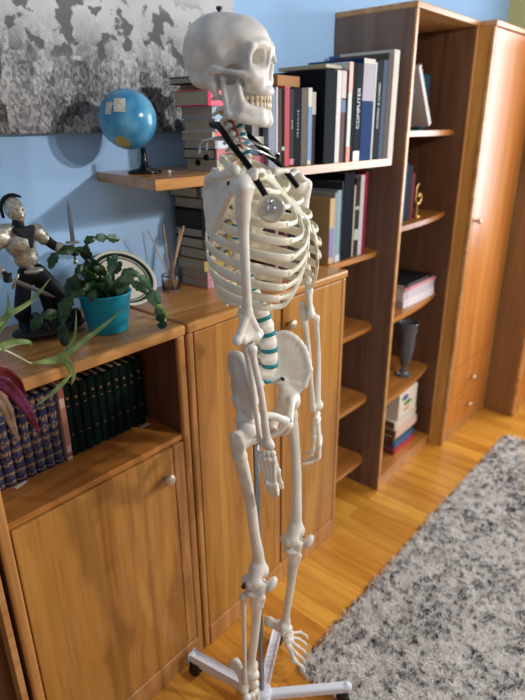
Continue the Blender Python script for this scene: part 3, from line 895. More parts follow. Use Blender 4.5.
# ---------------- rib cage
def rp(th, A, B, f0): return (f0 + A * math.cos(th), B * math.sin(th))
st_top, st_bot = Vector((.022, 0, 1.598)), Vector((.112, 0, 1.500))
s = S()
s.tri((.014, -.024, 1.608), (.014, .024, 1.608), (.058, 0, 1.570), .004, .005)
s.ch([(.018, -.020, 1.606), (.026, 0, 1.600), (.018, .020, 1.606)], [.006, .005, .006], .005)
s.tri((.044, -.011, 1.580), (.044, .011, 1.580), (.116, 0, 1.512), .0038, .004)
s.tri((.104, -.013, 1.523), (.104, .013, 1.523), (.044, 0, 1.580), .0038, .004)
s.ch([(.112, 0, 1.514), (.122, 0, 1.494)], [.006, .003], .004)
stern = s.build('sternum', .0018, M_cart, sk)
halfw = [.054, .078, .096, .108, .117, .123, .127, .129, .126, .118, .104, .078]
ribz_end = [1.592, 1.568, 1.540, 1.508, 1.478, 1.448, 1.418, 1.390, 1.366, 1.346, 1.345, 1.338]
fend = [.018, .052, .080, .098, .110, .116, .114, .106, .094, .078, .020, -.030]
lend = [.038, .048, .054, .060, .068, .076, .084, .090, .094, .096, .108, .086]
ctop = [(.026, .020, 1.600), (.052, .013, 1.575), (.068, .012, 1.558), (.084, .012, 1.543), (.098, .011, 1.529), (.110, .009, 1.516), (.115, .007, 1.508)]
margin = [(.090, .084, 1.348), (.107, .068, 1.372), (.118, .052, 1.402), (.125, .036, 1.440), (.124, .020, 1.478), (.118, .009, 1.506)]
for side in (-1, 1):
    prev_c = None
    for i in range(12):
        p, ang = VPOS[7 + i]
        W_ = halfw[i]
        z0 = p.z + .004
        ze = ribz_end[i]
        fv = p.x - .022
        fb = p.x - .030 - .012 * math.sin(min(1, i / 6) * PI / 2)
        pts = [(fv, side * .018, z0), (fb - .006, side * .042, z0 - .002)]
        # sweep round the side
        n = 9
        fe, le = fend[i], lend[i]
        fm = (fb + fe) / 2 + .004
        for k_ in range(1, n + 1):
            t = k_ / n
            th = PI * (1.0 - t) * .86 + .10 * t
            f_ = fm - (fm - fb) * math.cos(PI * t * .98) * (1 if t < .5 else (fe - fm) / max(.001, (fm - fb)))
            l_ = .050 + (W_ - .050) * math.sin(min(t * 1.75, 1) * PI / 2) if t < .57 else le + (W_ - le) * math.cos((t - .57) / .43 * PI / 2)
            if i == 0: l_ = .040 + .016 * math.sin(PI * t)
            z_ = z0 + (ze + .008 - z0) * (1 - (1 - t) ** 1.7)
            pts.append((f_, side * l_, z_))
        pts = bez(pts, 4)
        nn = len(pts)
        rad = [.0046 + .0014 * math.sin(PI * min(1, k_ / nn * 1.1)) for k_ in range(nn)]
        if i == 11: pts = pts[:int(nn * .62)]; rad = rad[:len(pts)]
        if i == 10: pts = pts[:int(nn * .85)]; rad = rad[:len(pts)]
        # flat cross-section: taller than thick
        mb = MB(); mb.tube(pts, [r_ * 1.62 for r_ in rad], 12, flat=.30, up=(0, 0, 1))
        mb.build('rib', M_rib, sk)
        if i < 10:
            e = Vector(pts[-1]); tg = (Vector(pts[-1]) - Vector(pts[-3])).normalized()
            mg = bez([(f_, side * l_, z_) for f_, l_, z_ in margin], 8)
            if i < 5:
                c = Vector((ctop[i][0], side * ctop[i][1], ctop[i][2]))
                cp = bez([e - tg * .006, e, e.lerp(c, .45) + tg * (.010 + .003 * i) + Vector((.002, 0, -.003 * i)), c], 8)
            else:
                j0 = {9: 4, 8: 12, 7: 20, 6: 27, 5: 33}[i]
                cp = bez([e - tg * .006, e, e.lerp(mg[j0], .6) + tg * .006 + Vector((0, 0, -.003))] + [mg[j_] for j_ in range(j0 + 2, len(mg), 4)] + ([mg[-1]] if i != 5 else []), 5)
            mb = MB(); mb.tube(cp, .0056, 10, flat=.62, up=(0, 0, 1)); mb.build('costal_cartilage', M_cart, stern)
            prev_c = cp

# ---------------- shoulder girdle and arms
def clavicle(side, a, b_):
    pts = bez([a, Vector(a).lerp(Vector(b_), .35) + Vector((.014, 0, .004)), Vector(a).lerp(Vector(b_), .7) + Vector((-.006, 0, -.004)), b_], 6)
    n = len(pts)
    MB().tube(pts, [.0072 - .002 * math.sin(PI * k_ / (n - 1)) + (.002 if k_ < 3 else 0) for k_ in range(n)], 10).build('clavicle', M_bone, sk)
SH = {-1: Vector((.052, -.168, 1.594)), 1: Vector((.032, .165, 1.566))}
EL = {-1: Vector((.058, -.160, 1.310)), 1: Vector((.057, .182, 1.264))}
WR = {-1: Vector((.080, -.132, 1.046)), 1: Vector((.086, .172, .992))}
def scapula(y, sh):
    dz = sh.z - 1.594
    def q(f_, l_, z_): return (f_, y * l_, z_ + dz)
    gl = (sh.x - .018, y * (abs(sh.y) - .016), sh.z + .002)
    sup, inf, msp = q(-.056, .078, 1.616), q(-.054, .096, 1.478), q(-.078, .074, 1.580)
    s = S()
    s.tri(sup, msp, gl, .0024, .004); s.tri(msp, inf, gl, .0024, .004)
    s.ch(bez([sup, msp, q(-.072, .086, 1.530), inf], 4), .0050, .004)
    s.ch([inf, q(-.030, .116, 1.530), gl], [.005, .0055, .008], .004)
    s.ch([sup, gl], [.0035, .006], .003)
    s.ell(gl, (.012, .010, .018), .006)
    acr = (sh.x - .014, y * (abs(sh.y) - .002), sh.z + .030)
    s.ch([msp, q(-.050, .112, 1.604), (sh.x - .046, y * (abs(sh.y) - .010), sh.z + .018), acr], [.005, .0060, .0080, .0105], .004)
    s.ch([gl, (sh.x + .008, y * (abs(sh.y) - .034), sh.z + .026), (sh.x + .018, y * (abs(sh.y) - .020), sh.z + .016)], [.008, .007, .005], .005)
    o = s.build('scapula', .0019, M_bone, sk)
    MB().cyl(Vector(gl) + Vector((-.012, y * .010, .004)), Vector(gl) + Vector((.010, y * .014, .004)), .0042).build('screw', M_screw, o)
    return acr
for y in (-1, 1):
    acr = scapula(y, SH[y])
    clavicle(y, (.024, y * .026, 1.608), Vector(acr) + Vector((.004, -y * .008, -.003)))
def humerus(y, a, b_):
    s = S()
    d_ = (b_ - a).normalized()
    lat = Vector((0, y, 0))
    s.ell(a + Vector((-.004, -y * .008, .004)), .0215, .004)
    s.cap(a + Vector((.008, y * .010, .002)), a + d_ * .050, .0155, .0125, .010)
    s.cap(a + Vector((.018, y * .000, .000)), a + d_ * .045, .008, .008, .006)
    s.ch([a + d_ * .04, a.lerp(b_, .35), a.lerp(b_, .6), b_ - d_ * .05], [.0125, .0095, .0088, .0092], .008)
    e1, e2 = b_ + Vector((-.012, y * .027, -.002)), b_ + Vector((.010, -y * .026, -.002))
    s.ch([b_ - d_ * .052, b_ - d_ * .024 + (e1 - b_) * .55, e1], [.0085, .0070, .0072], .005)
    s.ch([b_ - d_ * .052, b_ - d_ * .024 + (e2 - b_) * .55, e2], [.0085, .0070, .0068], .005)
    s.tri(b_ - d_ * .045, e1, e2, .0034, .004)
    s.ell(e1, (.0095, .0095, .0105), .004); s.ell(e2, (.0090, .0090, .0105), .004)
    s.cap(b_ + Vector((-.005, y * .014, -.004)), b_ + Vector((.001, 0, -.003)), .0105, .0075, .003)
    s.cap(b_ + Vector((.001, 0, -.003)), b_ + Vector((.008, -y * .014, -.005)), .0075, .0110, .003)
    s.build('humerus', .0017, M_bone, sk)
def forearm(y, el, wr, rad_dir):
    """rad_dir: unit vector pointing from ulna to radius at the wrist"""
    d_ = (wr - el).normalized()
    # ulna
    u0 = el + Vector((-.012, -y * .008, .004)); u1 = wr - rad_dir * .015 - d_ * .008
    s = S()
    s.ch([el + Vector((-.018, -y * .008, .016)), el + Vector((-.016, -y * .008, -.010))], [.0085, .0095], .006)
    s.ch([el + Vector((-.016, -y * .008, -.010)), u0.lerp(u1, .3), u0.lerp(u1, .7), u1], [.0095, .0068, .0056, .0062], .006)
    s.cap(el + Vector((-.010, -y * .008, -.022)), el + Vector((.006, -y * .006, -.016)), .006, .004, .004)
    s.cap(u1 - d_ * .006, u1 + d_ * .003, .0075, .0060)
    s.build('ulna', .0018, M_bone, sk)
    r0 = el + Vector((.012, y * .010, -.022)); r1 = wr + rad_dir * .008 - d_ * .010
    s = S()
    s.cap(r0, r0 - Vector((0, 0, .006)), .0098, .0090, .002)
    s.ch([r0, r0 + d_ * .028, r0.lerp(r1, .45) + rad_dir * .005, r1 - d_ * .03, r1], [.0062, .0068, .0070, .0085, .0130], .006)
    s.cap(r1 - rad_dir * .008, r1 + rad_dir * .008, .0105, .0095, .005)
    s.build('radius', .0018, M_bone, sk)
def hand(y, wr, out, across, palm, curl, splay=.16, wid=1.3, tw=(.85, .30, .42)):
    """out: wrist->knuckles, across: towards the thumb side, palm: palm normal"""
    out, across, palm = out.normalized(), across.normalized(), palm.normalized()
    s = S()
    crng = random.Random(3)
    for r_ in range(2):
        for c_ in range(4):
            p = wr + out * (.004 + .012 * r_) + across * (-.014 + .0095 * c_) + palm * (.002 * crng.uniform(-1, 1))
            s.ell(p, (.0080, .0080, .0078), .0014)
    kn = []
    for i in range(4):
        a_ = (-.0135 + .0095 * i)
        base = wr + out * .022 + across * a_
        k_ = wr + out * (.078 + (.006 if i in (1, 2, 3) else 0)) + across * (a_ * wid) + palm * .003
        kn.append(k_)
        s.cap(base, k_, .0054, .0046, .002); s.ell(base, .0068, .003); s.ell(k_, .0076, .003)
    t0 = wr + out * .016 + across * .016 + palm * .006
    t1 = t0 + (out * tw[0] + across * tw[1] + palm * tw[2]).normalized() * .040
    s.cap(t0, t1, .0058, .0045, .002); s.ell(t1, .0068, .003)
    h_ = s.build('hand', .0015, M_bone, sk)
    lens = [(.032, .020, .015), (.040, .026, .017), (.043, .028, .018), (.038, .024, .017)]
    for i in range(4):
        p = kn[i]; s = S(); ang_ = .25 + curl[0]
        for j, l_ in enumerate(lens[i]):
            dirv = (out * math.cos(ang_) + palm * math.sin(ang_) + across * (splay * (i - 1.5) * .25)).normalized()
            a_ = p + dirv * .005; b_ = p + dirv * l_
            s.cap(a_, b_, .0050 - .0005 * j, .0040 - .0005 * j, .0015); s.ell(a_, .0062 - .0007 * j, .0015); s.ell(b_, .0054 - .0008 * j, .0015)
            p = p + dirv * (l_ + .003); ang_ += curl[1 + min(j, 1)]
        s.build('finger', .0014, M_bone, h_)
    p = t1; s = S(); dirv = (out * tw[0] + across * tw[1] * .5 + palm * tw[2]).normalized()
    for j, l_ in enumerate((.030, .021)):
        s.cap(p + dirv * .005, p + dirv * l_, .0050 - .0006 * j, .0036, .0015); s.ell(p + dirv * .005, .0058, .0015); s.ell(p + dirv * l_, .0048, .0015)
        p = p + dirv * (l_ + .003); dirv = (dirv + palm * .25).normalized()
    s.build('thumb', .0014, M_bone, h_)
for y in (-1, 1):
    humerus(y, SH[y], EL[y])
forearm(-1, EL[-1], WR[-1], Vector((.95, -.30, 0)).normalized())
forearm(1, EL[1], WR[1], Vector((.20, .98, 0)).normalized())
hand(-1, WR[-1] + Vector((0, 0, -.012)), Vector((.14, .0, -1)), Vector((.92, .30, .06)), Vector((-.40, .90, .0)), (.15, .85, .7), .02, .62, (.90, .10, .16))
hand(1, WR[1] + Vector((0, 0, -.014)), Vector((.16, .05, -1)), Vector((.25, -.97, .0)), Vector((-.90, -.42, 0)), (-.10, .95, .25), .04, 1.1, (.95, .10, .15))

# ---------------- legs
HP = {-1: Vector((.020, -.094, 1.060)), 1: Vector((.038, .094, 1.042))}
KN = {-1: Vector((.034, -.090, .620)), 1: Vector((.062, .090, .622))}
AN = {-1: Vector((.012, -.092, .272)), 1: Vector((.035, .092, .270))}
def femur(y, h_, k_):
    s = S()
    tr = h_ + Vector((-.012, y * .040, -.012))
    s.ell(h_ + Vector((0, y * .004, 0)), .0235, .003)
    s.cap(h_ + Vector((0, y * .008, -.003)), tr + Vector((.002, -y * .006, -.014)), .0135, .0150, .006)
    s.cap(tr + Vector((0, 0, .008)), tr + Vector((.004, -y * .004, -.040)), .0135, .0160, .010)
    sh0 = tr + Vector((.006, -y * .006, -.045))
    s.ell(tr + Vector((-.006, -y * .022, -.048)), (.009, .009, .012), .006)
    s.ch([sh0, sh0.lerp(k_, .3) + Vector((.010, 0, 0)), sh0.lerp(k_, .6) + Vector((.010, 0, 0)), k_ + Vector((.004, 0, .075)), k_ + Vector((0, 0, .030))], [.0155, .0128, .0130, .0150, .0210], .010)
    for m_ in (-1, 1):
        s.ell(k_ + Vector((-.008, m_ * .021, .006)), (.0265, .0155, .0215), .006)
        s.cap(k_ + Vector((.002, m_ * .010, .045)), k_ + Vector((.004, m_ * .022, .016)), .014, .016, .010)
        s.ell(k_ + Vector((-.006, m_ * .036, .010)), (.009, .006, .009), .005)
    s.ell(k_ + Vector((-.030, 0, -.002)), (.020, .0075, .018), .004, sub=True)
    s.ell(k_ + Vector((.024, 0, .012)), (.006, .010, .020), .004, sub=True)
    o = s.build('femur', .0021, M_bone, sk)
    MB().cyl(k_ + Vector((-.016, y * .038, .008)), k_ + Vector((-.016, y * .047, .008)), .006).build('screw', M_screw, o)
def shank(y, k_, a_):
    kt = k_ + Vector((-.004, 0, -.026))
    s = S()
    for m_ in (-1, 1):
        s.ell(kt + Vector((0, m_ * .018, -.002)), (.022, .018, .0085), .004)
    s.cap(kt + Vector((0, 0, -.006)), kt + Vector((.002, 0, -.050)), .0250, .0150, .010)
    s.cap(kt + Vector((.020, 0, -.030)), kt + Vector((.014, 0, -.060)), .007, .006, .006)
    s.ch([kt + Vector((.002, 0, -.050)), kt.lerp(a_, .45) + Vector((.005, 0, 0)), kt.lerp(a_, .8), a_ + Vector((0, 0, .022))], [.0155, .0118, .0108, .0165], .008)
    s.cap(a_ + Vector((.002, -y * .018, .020)), a_ + Vector((.002, -y * .022, .000)), .009, .0075, .006)
    s.cap(a_ + Vector((0, -y * .010, .018)), a_ + Vector((0, y * .010, .018)), .0135, .0125, .006)
    s.build('tibia', .0020, M_bone, sk)
    f0 = kt + Vector((-.020, y * .030, -.016)); f1 = a_ + Vector((-.006, y * .026, -.006))
    s = S()
    s.ell(f0, (.0105, .0100, .0125), .004)
    s.ch([f0, f0.lerp(f1, .3), f0.lerp(f1, .8), f1 + Vector((0, 0, .02)), f1], [.0070, .0056, .0054, .0075, .0085], .006)
    s.build('fibula', .0019, M_bone, sk)
    s = S(); pc = k_ + Vector((.041, y * .002, .002))
    s.ell(pc, (.0120, .020, .023), .003, ry=.42); s.ell(pc + Vector((-.020, 0, -.002)), (.011, .026, .026), .003, sub=True); s.cap(pc + Vector((-.006, 0, -.004)), k_ + Vector((.018, 0, .004)), .004, .004, .003)
    s.build('patella', .0017, M_bone, sk)
def foot(y, a_, tip, toe_l):
    """a_: ankle, tip: big toe end"""
    fw = (tip - a_); fw.y = 0; fw = fw.normalized()
    up = Vector((-fw.z, 0, fw.x))
    def q(x_, l_, u_): return a_ + fw * x_ + Vector((0, y * (l_ + x_ * toe_l), 0)) + up * u_
    s = S()
    s.ell(a_ + Vector((.002, 0, .000)), (.022, .019, .014), .004)                 # talus
    s.cap(q(-.002, 0, -.010), q(.026, -.006, -.010), .015, .013, .006)
    s.ch([q(-.002, .004, -.026), q(-.018, .004, -.036), q(-.030, .003, -.042)], [.014, .013, .0160], .008)   # heel
    s.cap(q(.0, .006, -.026), q(.036, .016, -.028), .014, .012, .006)
    for i, (x_, l_, u_, r_) in enumerate(((.044, -.014, -.014, .014), (.066, -.020, -.022, .0095), (.064, -.006, -.016, .009), (.062, .006, -.018, .009), (.056, .020, -.026, .012))):
        s.ell(q(x_, l_, u_), (r_,) * 3, .002)
    mt = []
    for i in range(5):
        b0 = q(.074 - .004 * i, -.022 + .011 * i, -.022 - .002 * i)
        e0 = q(.142 - .008 * i - (.004 if i == 0 else 0), -.030 + .0235 * i, -.040)
        r_ = .0072 if i == 0 else .0048
        s.cap(b0, e0, r_, r_ * .85, .002); s.ell(b0, r_ * 1.3, .003); s.ell(e0, r_ * 1.35, .003)
        mt.append(e0)
    o = s.build('foot', .0018, M_bone, sk)
    for i in range(5):
        s = S(); p = mt[i]; r_ = .0062 if i == 0 else .0040
        ls = (.040, .032) if i == 0 else (.034 - .002 * i, .018, .014)
        for j, l_ in enumerate(ls):
            dv = (fw * 1.0 + Vector((0, y * (toe_l + .05 * i), 0)) + up * (-.10 - .30 * j + (.25 if j == 0 else 0))).normalized()
            s.cap(p + dv * .006, p + dv * l_, r_, r_ * .8, .0015); s.ell(p + dv * .006, r_ * 1.2, .0015); s.ell(p + dv * l_, r_ * 1.1, .0015)
            p = p + dv * (l_ + .003)
        s.build('toe', .0016, M_bone, o)
for y in (-1, 1):
    femur(y, HP[y], KN[y]); shank(y, KN[y], AN[y])
foot(-1, AN[-1], AN[-1] + Vector((.085, 0, -.190)), .15)
foot(1, AN[1], Vector((.124, .07, .086)), .34)

# ---------------- stand
hub = MB().lathe([(0, 0), (.026, 0), (.030, .006), (.030, .040), (.024, .046), (0, .046)], 28, c=(0, 0, .050), cap=False).build('stand_hub', M_stand, sk)
MB().cyl((0, 0, .09), (-.012, 0, 1.12), .0075).build('stand_pole', M_steel, sk)
for k_ in range(5):
    a_ = math.radians(100 - 72 * k_) - PHI
    c_, s_ = math.cos(a_), math.sin(a_)
    M = Matrix.Rotation(a_, 4, 'Z')
    mb = MB(); mb.box(.02, .270, -.0135, .0135, .056, .082, .006, 3, M=M)
    lg = mb.build('stand_leg', M_stand, sk)
    mb = MB(); mb.sphere(M @ Vector((.266, 0, .070)), .0165, 1, 1, 1, 16); mb.build('end_cap', M_stand, lg)
    mb = MB()
    wc = M @ Vector((.256, 0, .020))
    t_ = M.to_3x3() @ Vector((0, 1, 0))
    for sg in (-1, 1):
        mb.cyl(wc + t_ * sg * .004, wc + t_ * sg * .015, .020, seg=22)
    mb.cyl(M @ Vector((.256, 0, .02)), M @ Vector((.256, 0, .06)), .008)
    mb.box(.238, .266, -.014, .014, .036, .052, .006, 2, M=M)
    mb.build('caster', M_rubber, lg)
# ================================================================ BOOKS
M_page = wood('book_pages', srgb(196, 184, 156), srgb(226, 216, 190), 'X', rough=.8, scale=3)
M_pagegrey = plain('old_pages', srgb(178, 168, 148), .85, noise=.08, nscale=120)
_cov = {}
def text_mesh(name, body, size, ext, mat, parent, loc, rot, ay='TOP_BASELINE'):
    cu = bpy.data.curves.new(name, 'FONT'); cu.body = body; cu.size = size; cu.extrude = ext; cu.align_x = 'CENTER'; cu.align_y = ay
    tmp = bpy.data.objects.new(name + '_tmp', cu); COL.objects.link(tmp)
    dg = bpy.context.evaluated_depsgraph_get(); me = bpy.data.meshes.new_from_object(tmp.evaluated_get(dg))
    bpy.data.objects.remove(tmp); bpy.data.curves.remove(cu)
    me.name = name
    return link_mesh(name, me, mat, parent, loc, rot)
def cover(c, rough=.7):
    k_ = (tuple(c), rough)
    if k_ not in _cov: _cov[k_] = plain('book_cover', srgb(*[v * (.66 if max(c) < 60 else .86 if max(c) < 135 else 1) for v in c]), rough, noise=.06, nscale=60, spec=.12)
    return _cov[k_]
M_ink = {}
def ink(c):
    if c not in M_ink: M_ink[c] = plain('spine_print', srgb(*c), .5)
    return M_ink[c]
def book(loc, t, w, h, col, label, group, rot=(0, 0, 0), pages=None, bands=(), text=None, tcol=(235, 235, 230), tsize=.6, soft=False, round_spine=False, name='book', block2=None):
    """local frame: spine faces -Y at y=0, thickness +X, depth +Y, height +Z"""
    root = tag(empty(name, loc, rot), label, 'book', group)
    c = .0016 if soft else .0026
    ov = 0 if soft else .003
    mb = MB()
    if round_spine:
        n = 8
        pts = [Vector((t, .006, 0))]
        pts = [Vector((t / 2 - t / 2 * math.cos(PI * i / n), .006 - .006 * math.sin(PI * i / n), 0)) for i in range(n + 1)]
        mb.poly(pts, (0, 0, h))
    else:
        mb.box(0, t, 0, c, 0, h, .0008, 1)
    y0 = .006 if round_spine else c * .5
    mb.box(0, c, y0, w, 0, h, .0006, 1); mb.box(t - c, t, y0, w, 0, h, .0006, 1)
    mb.build('cover', cover(col), root)
    bx(c, t - c, y0 + .001, w - ov, ov, h - ov).build('pages', pages or M_page, root)
    for (z0, z1, bc_) in bands:
        m_ = MB(); m_.box(-.0003 if not round_spine else t * .0, t + .0003 if not round_spine else t, -.0005 if not round_spine else -.0004, .0012, z0 * h, z1 * h)
        m_.build('spine_band', ink(bc_), root)
    if text:
        text_mesh('title', text, t * tsize, .0001, ink(tcol), root, (t / 2, -.0012, h * .55), (PI / 2, -PI / 2, 0), 'CENTER')
    return root

# ---- upper row, upright, on the wall shelf (x from left to right)
UP = [  # x, thickness, height, colour, label, kwargs
 (.405, .034, .190, (150, 158, 172), 'grey-blue book beside the lying dark volumes on the wall shelf', {}),
 (.441, .008, .196, (214, 218, 224), 'very thin pale booklet at the left end of the upright upper row', dict(soft=True)),
 (.450, .017, .193, (104, 84, 76), 'dull brown paperback right of the very thin pale booklet', dict(soft=True)),
 (.468, .012, .192, (24, 34, 36), 'thin black paperback beside the pink-red one on the wall shelf', dict(soft=True, bands=((.22, .27, (150, 200, 170)),))),
 (.481, .024, .200, (196, 92, 100), 'pink-red spined paperback in the upper row', dict(soft=True, bands=((.98, 1.0, (170, 60, 66)),))),
 (.506, .021, .194, (74, 66, 74), 'dark mauve-grey paperback right of the pink-red one', dict(soft=True, text='VITA', tcol=(190, 190, 200), bands=((.02, .10, (200, 100, 120)),))),
 (.528, .036, .197, (30, 34, 50), 'navy book with small widely spaced white title letters', dict(text='V E R S A I L L E', tsize=.32, tcol=(200, 205, 205))),
 (.565, .034, .198, (132, 124, 112), 'grey-brown book left of the white and blue one', dict()),
 (.600, .020, .200, (232, 230, 222), 'white book with a light blue lower spine in the upper row', dict(bands=((.06, .76, (120, 156, 206)),))),
 (.621, .018, .190, (92, 84, 84), 'grey paperback pushed against the big navy volumes', dict(soft=True, bands=((.70, 1.0, (222, 216, 202)),))),
 (.655, .064, .236, (26, 32, 50), 'very thick navy volume in the middle of the upper row', dict()),
 (.721, .026, .238, (226, 222, 220), 'tall white-spined book right of the very thick navy volume', dict()),
 (.748, .026, .242, (122, 96, 88), 'mottled brown and cream paperback in the upper row', dict(soft=True, bands=((.55, .68, (30, 74, 130)), (.70, .98, (200, 180, 176))))),
 (.776, .012, .240, (40, 26, 30), 'thin blackish book left of the salmon and white spine', dict(soft=True)),
 (.790, .022, .262, (226, 232, 226), 'white spine with salmon pink top and bottom', dict(bands=((.70, 1.0, (232, 172, 158)), (0, .16, (224, 130, 96))))),
 (.815, .018, .262, (22, 32, 44), 'narrow blue-black book left of the one with big white letters', dict()),
 (.835, .040, .262, (24, 36, 48), 'black book with a large white vertical title', dict(text='COMPUTER', tsize=.62, tcol=(236, 238, 238), bands=((.0, .11, (226, 226, 210)),))),
 (.878, .074, .276, (24, 66, 124), 'broad royal blue book with a grey-mauve upper spine', dict(bands=((.60, .955, (150, 138, 148)), (.955, 1.0, (196, 190, 172))))),
 (.955, .012, .270, (206, 204, 200), 'thin pale book between the royal blue and the dark titled one', dict(soft=True)),
 (.969, .040, .278, (26, 40, 54), 'dark blue-green book with thin white vertical title', dict(text='ALLEGRIA & LUNGO', tsize=.42, tcol=(210, 218, 220))),
 (1.011, .030, .280, (86, 100, 124), 'slate blue book second from the right among the big volumes', dict(soft=True)),
 (1.043, .036, .300, (110, 94, 92), 'taupe spine next to the large cream album', dict()),
 (1.082, .040, .312, (216, 208, 196), 'large cream album near the right end of the wall shelf', dict()),
]
for x, t, h, c, lab, kw in UP:
    big_ = h > .21
    h *= 1.19 if big_ else 1.14
    book((x, .016 if big_ else .040, SZ + .0005), t, .17 if not big_ else .235, h, c, lab, 'upright books on the wall shelf', pages=M_page, **kw)
book((1.150, .110, SZ + .003), .022, .225, .372, (88, 112, 170), 'blue and lilac album leaning at the very end of the wall shelf', 'upright books on the wall shelf', rot=(0, math.radians(-3), 0), bands=((.3, .55, (150, 120, 150)),))
# things lying across the tops of the upright books
def lying(loc, t, w, h, col, lab, grp, rz=0, **kw):
    """book lying flat, spine to the room; loc is the lower left front corner, h runs along +X"""
    Mx_ = (0, PI / 2, rz)
    l = Vector(loc); off = Matrix.Rotation(rz, 3, 'Z') @ Vector((0, 0, 0))
    return book((l.x + off.x, l.y + off.y, l.z + t), t, w, h, col, lab, grp, rot=Mx_, **kw)
lying((.690, .04, SZ + .2905), .010, .20, .090, (206, 200, 180), 'thin cream book lying on top of the thick navy volume', 'books lying on top of the upper row')
bx(0, .11, 0, .12, 0, .030, .002).build('box', plain('brown_card', srgb(176, 124, 70), .7), None, loc=(.470, .06, SZ + .2290))
tag(bpy.data.objects['box'], 'small tan cardboard box lying on the paperbacks beside the skull', 'box')

# ---- lying stack beside the skull on the wall shelf
xs, ys = .222, .075
z = SZ + .0005
ST = [(.031, .20, (196, 186, 176), (236, 196, 196), 'bottom book of the stack behind the ear tips, cream and pink spine'),
      (.028, .20, (60, 52, 56), (216, 120, 130), 'dark book with pink label, second from the bottom of the shelf stack'),
      (.022, .20, (180, 186, 196), (214, 220, 232), 'pale grey book, third from the bottom of the shelf stack'),
      (.022, .19, (222, 206, 190), (226, 120, 104), 'book with coral spine, in the middle of the shelf stack'),
      (.032, .19, (190, 196, 210), (190, 206, 226), 'fat pale blue book, third from the top of the shelf stack'),
      (.031, .19, (176, 196, 214), (160, 196, 226), 'light blue book under the pink one in the shelf stack'),
      (.040, .21, (226, 72, 104), (232, 100, 124), 'bright pink book near the top of the shelf stack'),
      (.016, .17, (206, 160, 96), (226, 186, 120), 'thin ochre booklet on top of the shelf stack'),
      (.018, .16, (96, 84, 76), (120, 110, 100), 'small brown booklet topmost on the shelf stack')]
for i, (t, hh_, c1_, c2_, lab) in enumerate(ST):
    dx = [0, -.004, -.002, -.006, -.002, -.008, -.030, .01, -.02][i]
    lying((xs + dx, ys + [0, .006, .002, .008, 0, .004, -.004, .02, .03][i], z), t, .13 + .008 * (i == 6), hh_ * .50, c1_, lab, 'books lying in the stack beside the skull', pages=M_pagegrey, bands=((.1, .8, c2_),))
    z += t + .0006
# second lying pile of black volumes, behind the neck
z = SZ + .0005
for i, (t, c1_, c2_, lab) in enumerate([(.036, (150, 70, 84), (180, 100, 110), 'dark pink book at the bottom of the pile behind the neck'), (.030, (40, 48, 66), (60, 70, 96), 'dark blue book low in the pile behind the neck'),
        (.022, (196, 194, 184), (216, 214, 204), 'pale book in the pile behind the neck'), (.038, (28, 36, 44), (130, 130, 126), 'black volume with grey label behind the neck, lower one'), (.038, (26, 34, 42), (120, 124, 124), 'black volume with grey label behind the neck, upper one')]):
    lying((.3262, .055 + .004 * (i % 2), z), t, .16, .076, c1_, lab, 'books in the pile behind the neck', bands=((.35, .75, c2_),))
    z += t + .0006

# ---- stack under the wall shelf on the two-door cabinet
z = H + .0005
LS = [(.026, (206, 150, 160), (216, 180, 186), 'pink-edged book at the very bottom of the lower stack'), (.028, (214, 150, 160), (226, 190, 196), 'pink book, second from the bottom of the lower stack'),
      (.036, (200, 176, 110), (216, 186, 90), 'yellowish book, third from the bottom of the lower stack'), (.036, (70, 60, 50), (100, 90, 76), 'dark brown book above the yellowish one in the lower stack'),
      (.034, (84, 72, 60), (110, 100, 86), 'brown book fifth from the bottom of the lower stack'), (.030, (40, 40, 44), (60, 60, 64), 'black-edged book below the wide black box file'),
      (.060, (26, 26, 32), (50, 50, 58), 'thick black volume high in the lower stack'), (.034, (90, 76, 62), (120, 110, 96), 'worn brown book on the thick black volume'),
      (.032, (70, 66, 64), (130, 126, 120), 'grey-spined book second from the top of the lower stack'), (.022, (40, 36, 36), (60, 56, 56), 'dark book topmost in the lower stack')]
for i, (t, c1_, c2_, lab) in enumerate(LS):
    dx = [0, .004, -.004, .0, -.008, -.004, -.020, -.010, -.022, -.006][i]
    lying((.285 + dx, .20 + [0, .004, .008, 0, .006, .01, -.006, 0, .006, .01][i], z), t, .13, .16, c1_, lab, 'books in the lower stack on the cabinet', pages=cover((70, 66, 62)) if i == 6 else M_pagegrey, bands=((.1, .8, c2_),))
    z += t + .0006

# ---- upright books behind the ribs on the two-door cabinet
LB = [(.455, .022, .20, (60, 34, 40), 'dark maroon book at the left of the row behind the ribs'), (.478, .030, .22, (34, 32, 40), 'black book behind the ribs, right of the dark maroon one'),
      (.510, .016, .205, (170, 120, 130), 'dusty pink book behind the ribs'), (.528, .028, .23, (44, 34, 44), 'plum-black book right of the dusty pink one'), (.558, .020, .21, (120, 60, 70), 'wine red book behind the ribs'),
      (.580, .034, .235, (30, 32, 42), 'thick black book right of the wine red one'), (.616, .024, .22, (90, 84, 90), 'grey book behind the lower breastbone'), (.642, .038, .24, (26, 30, 44), 'navy-black book left of the yellowish magazines')]
for x, t, h, c, lab in LB:
    book((x, .10, H + .0005), t, .19, h, c, lab, 'upright books behind the ribs')
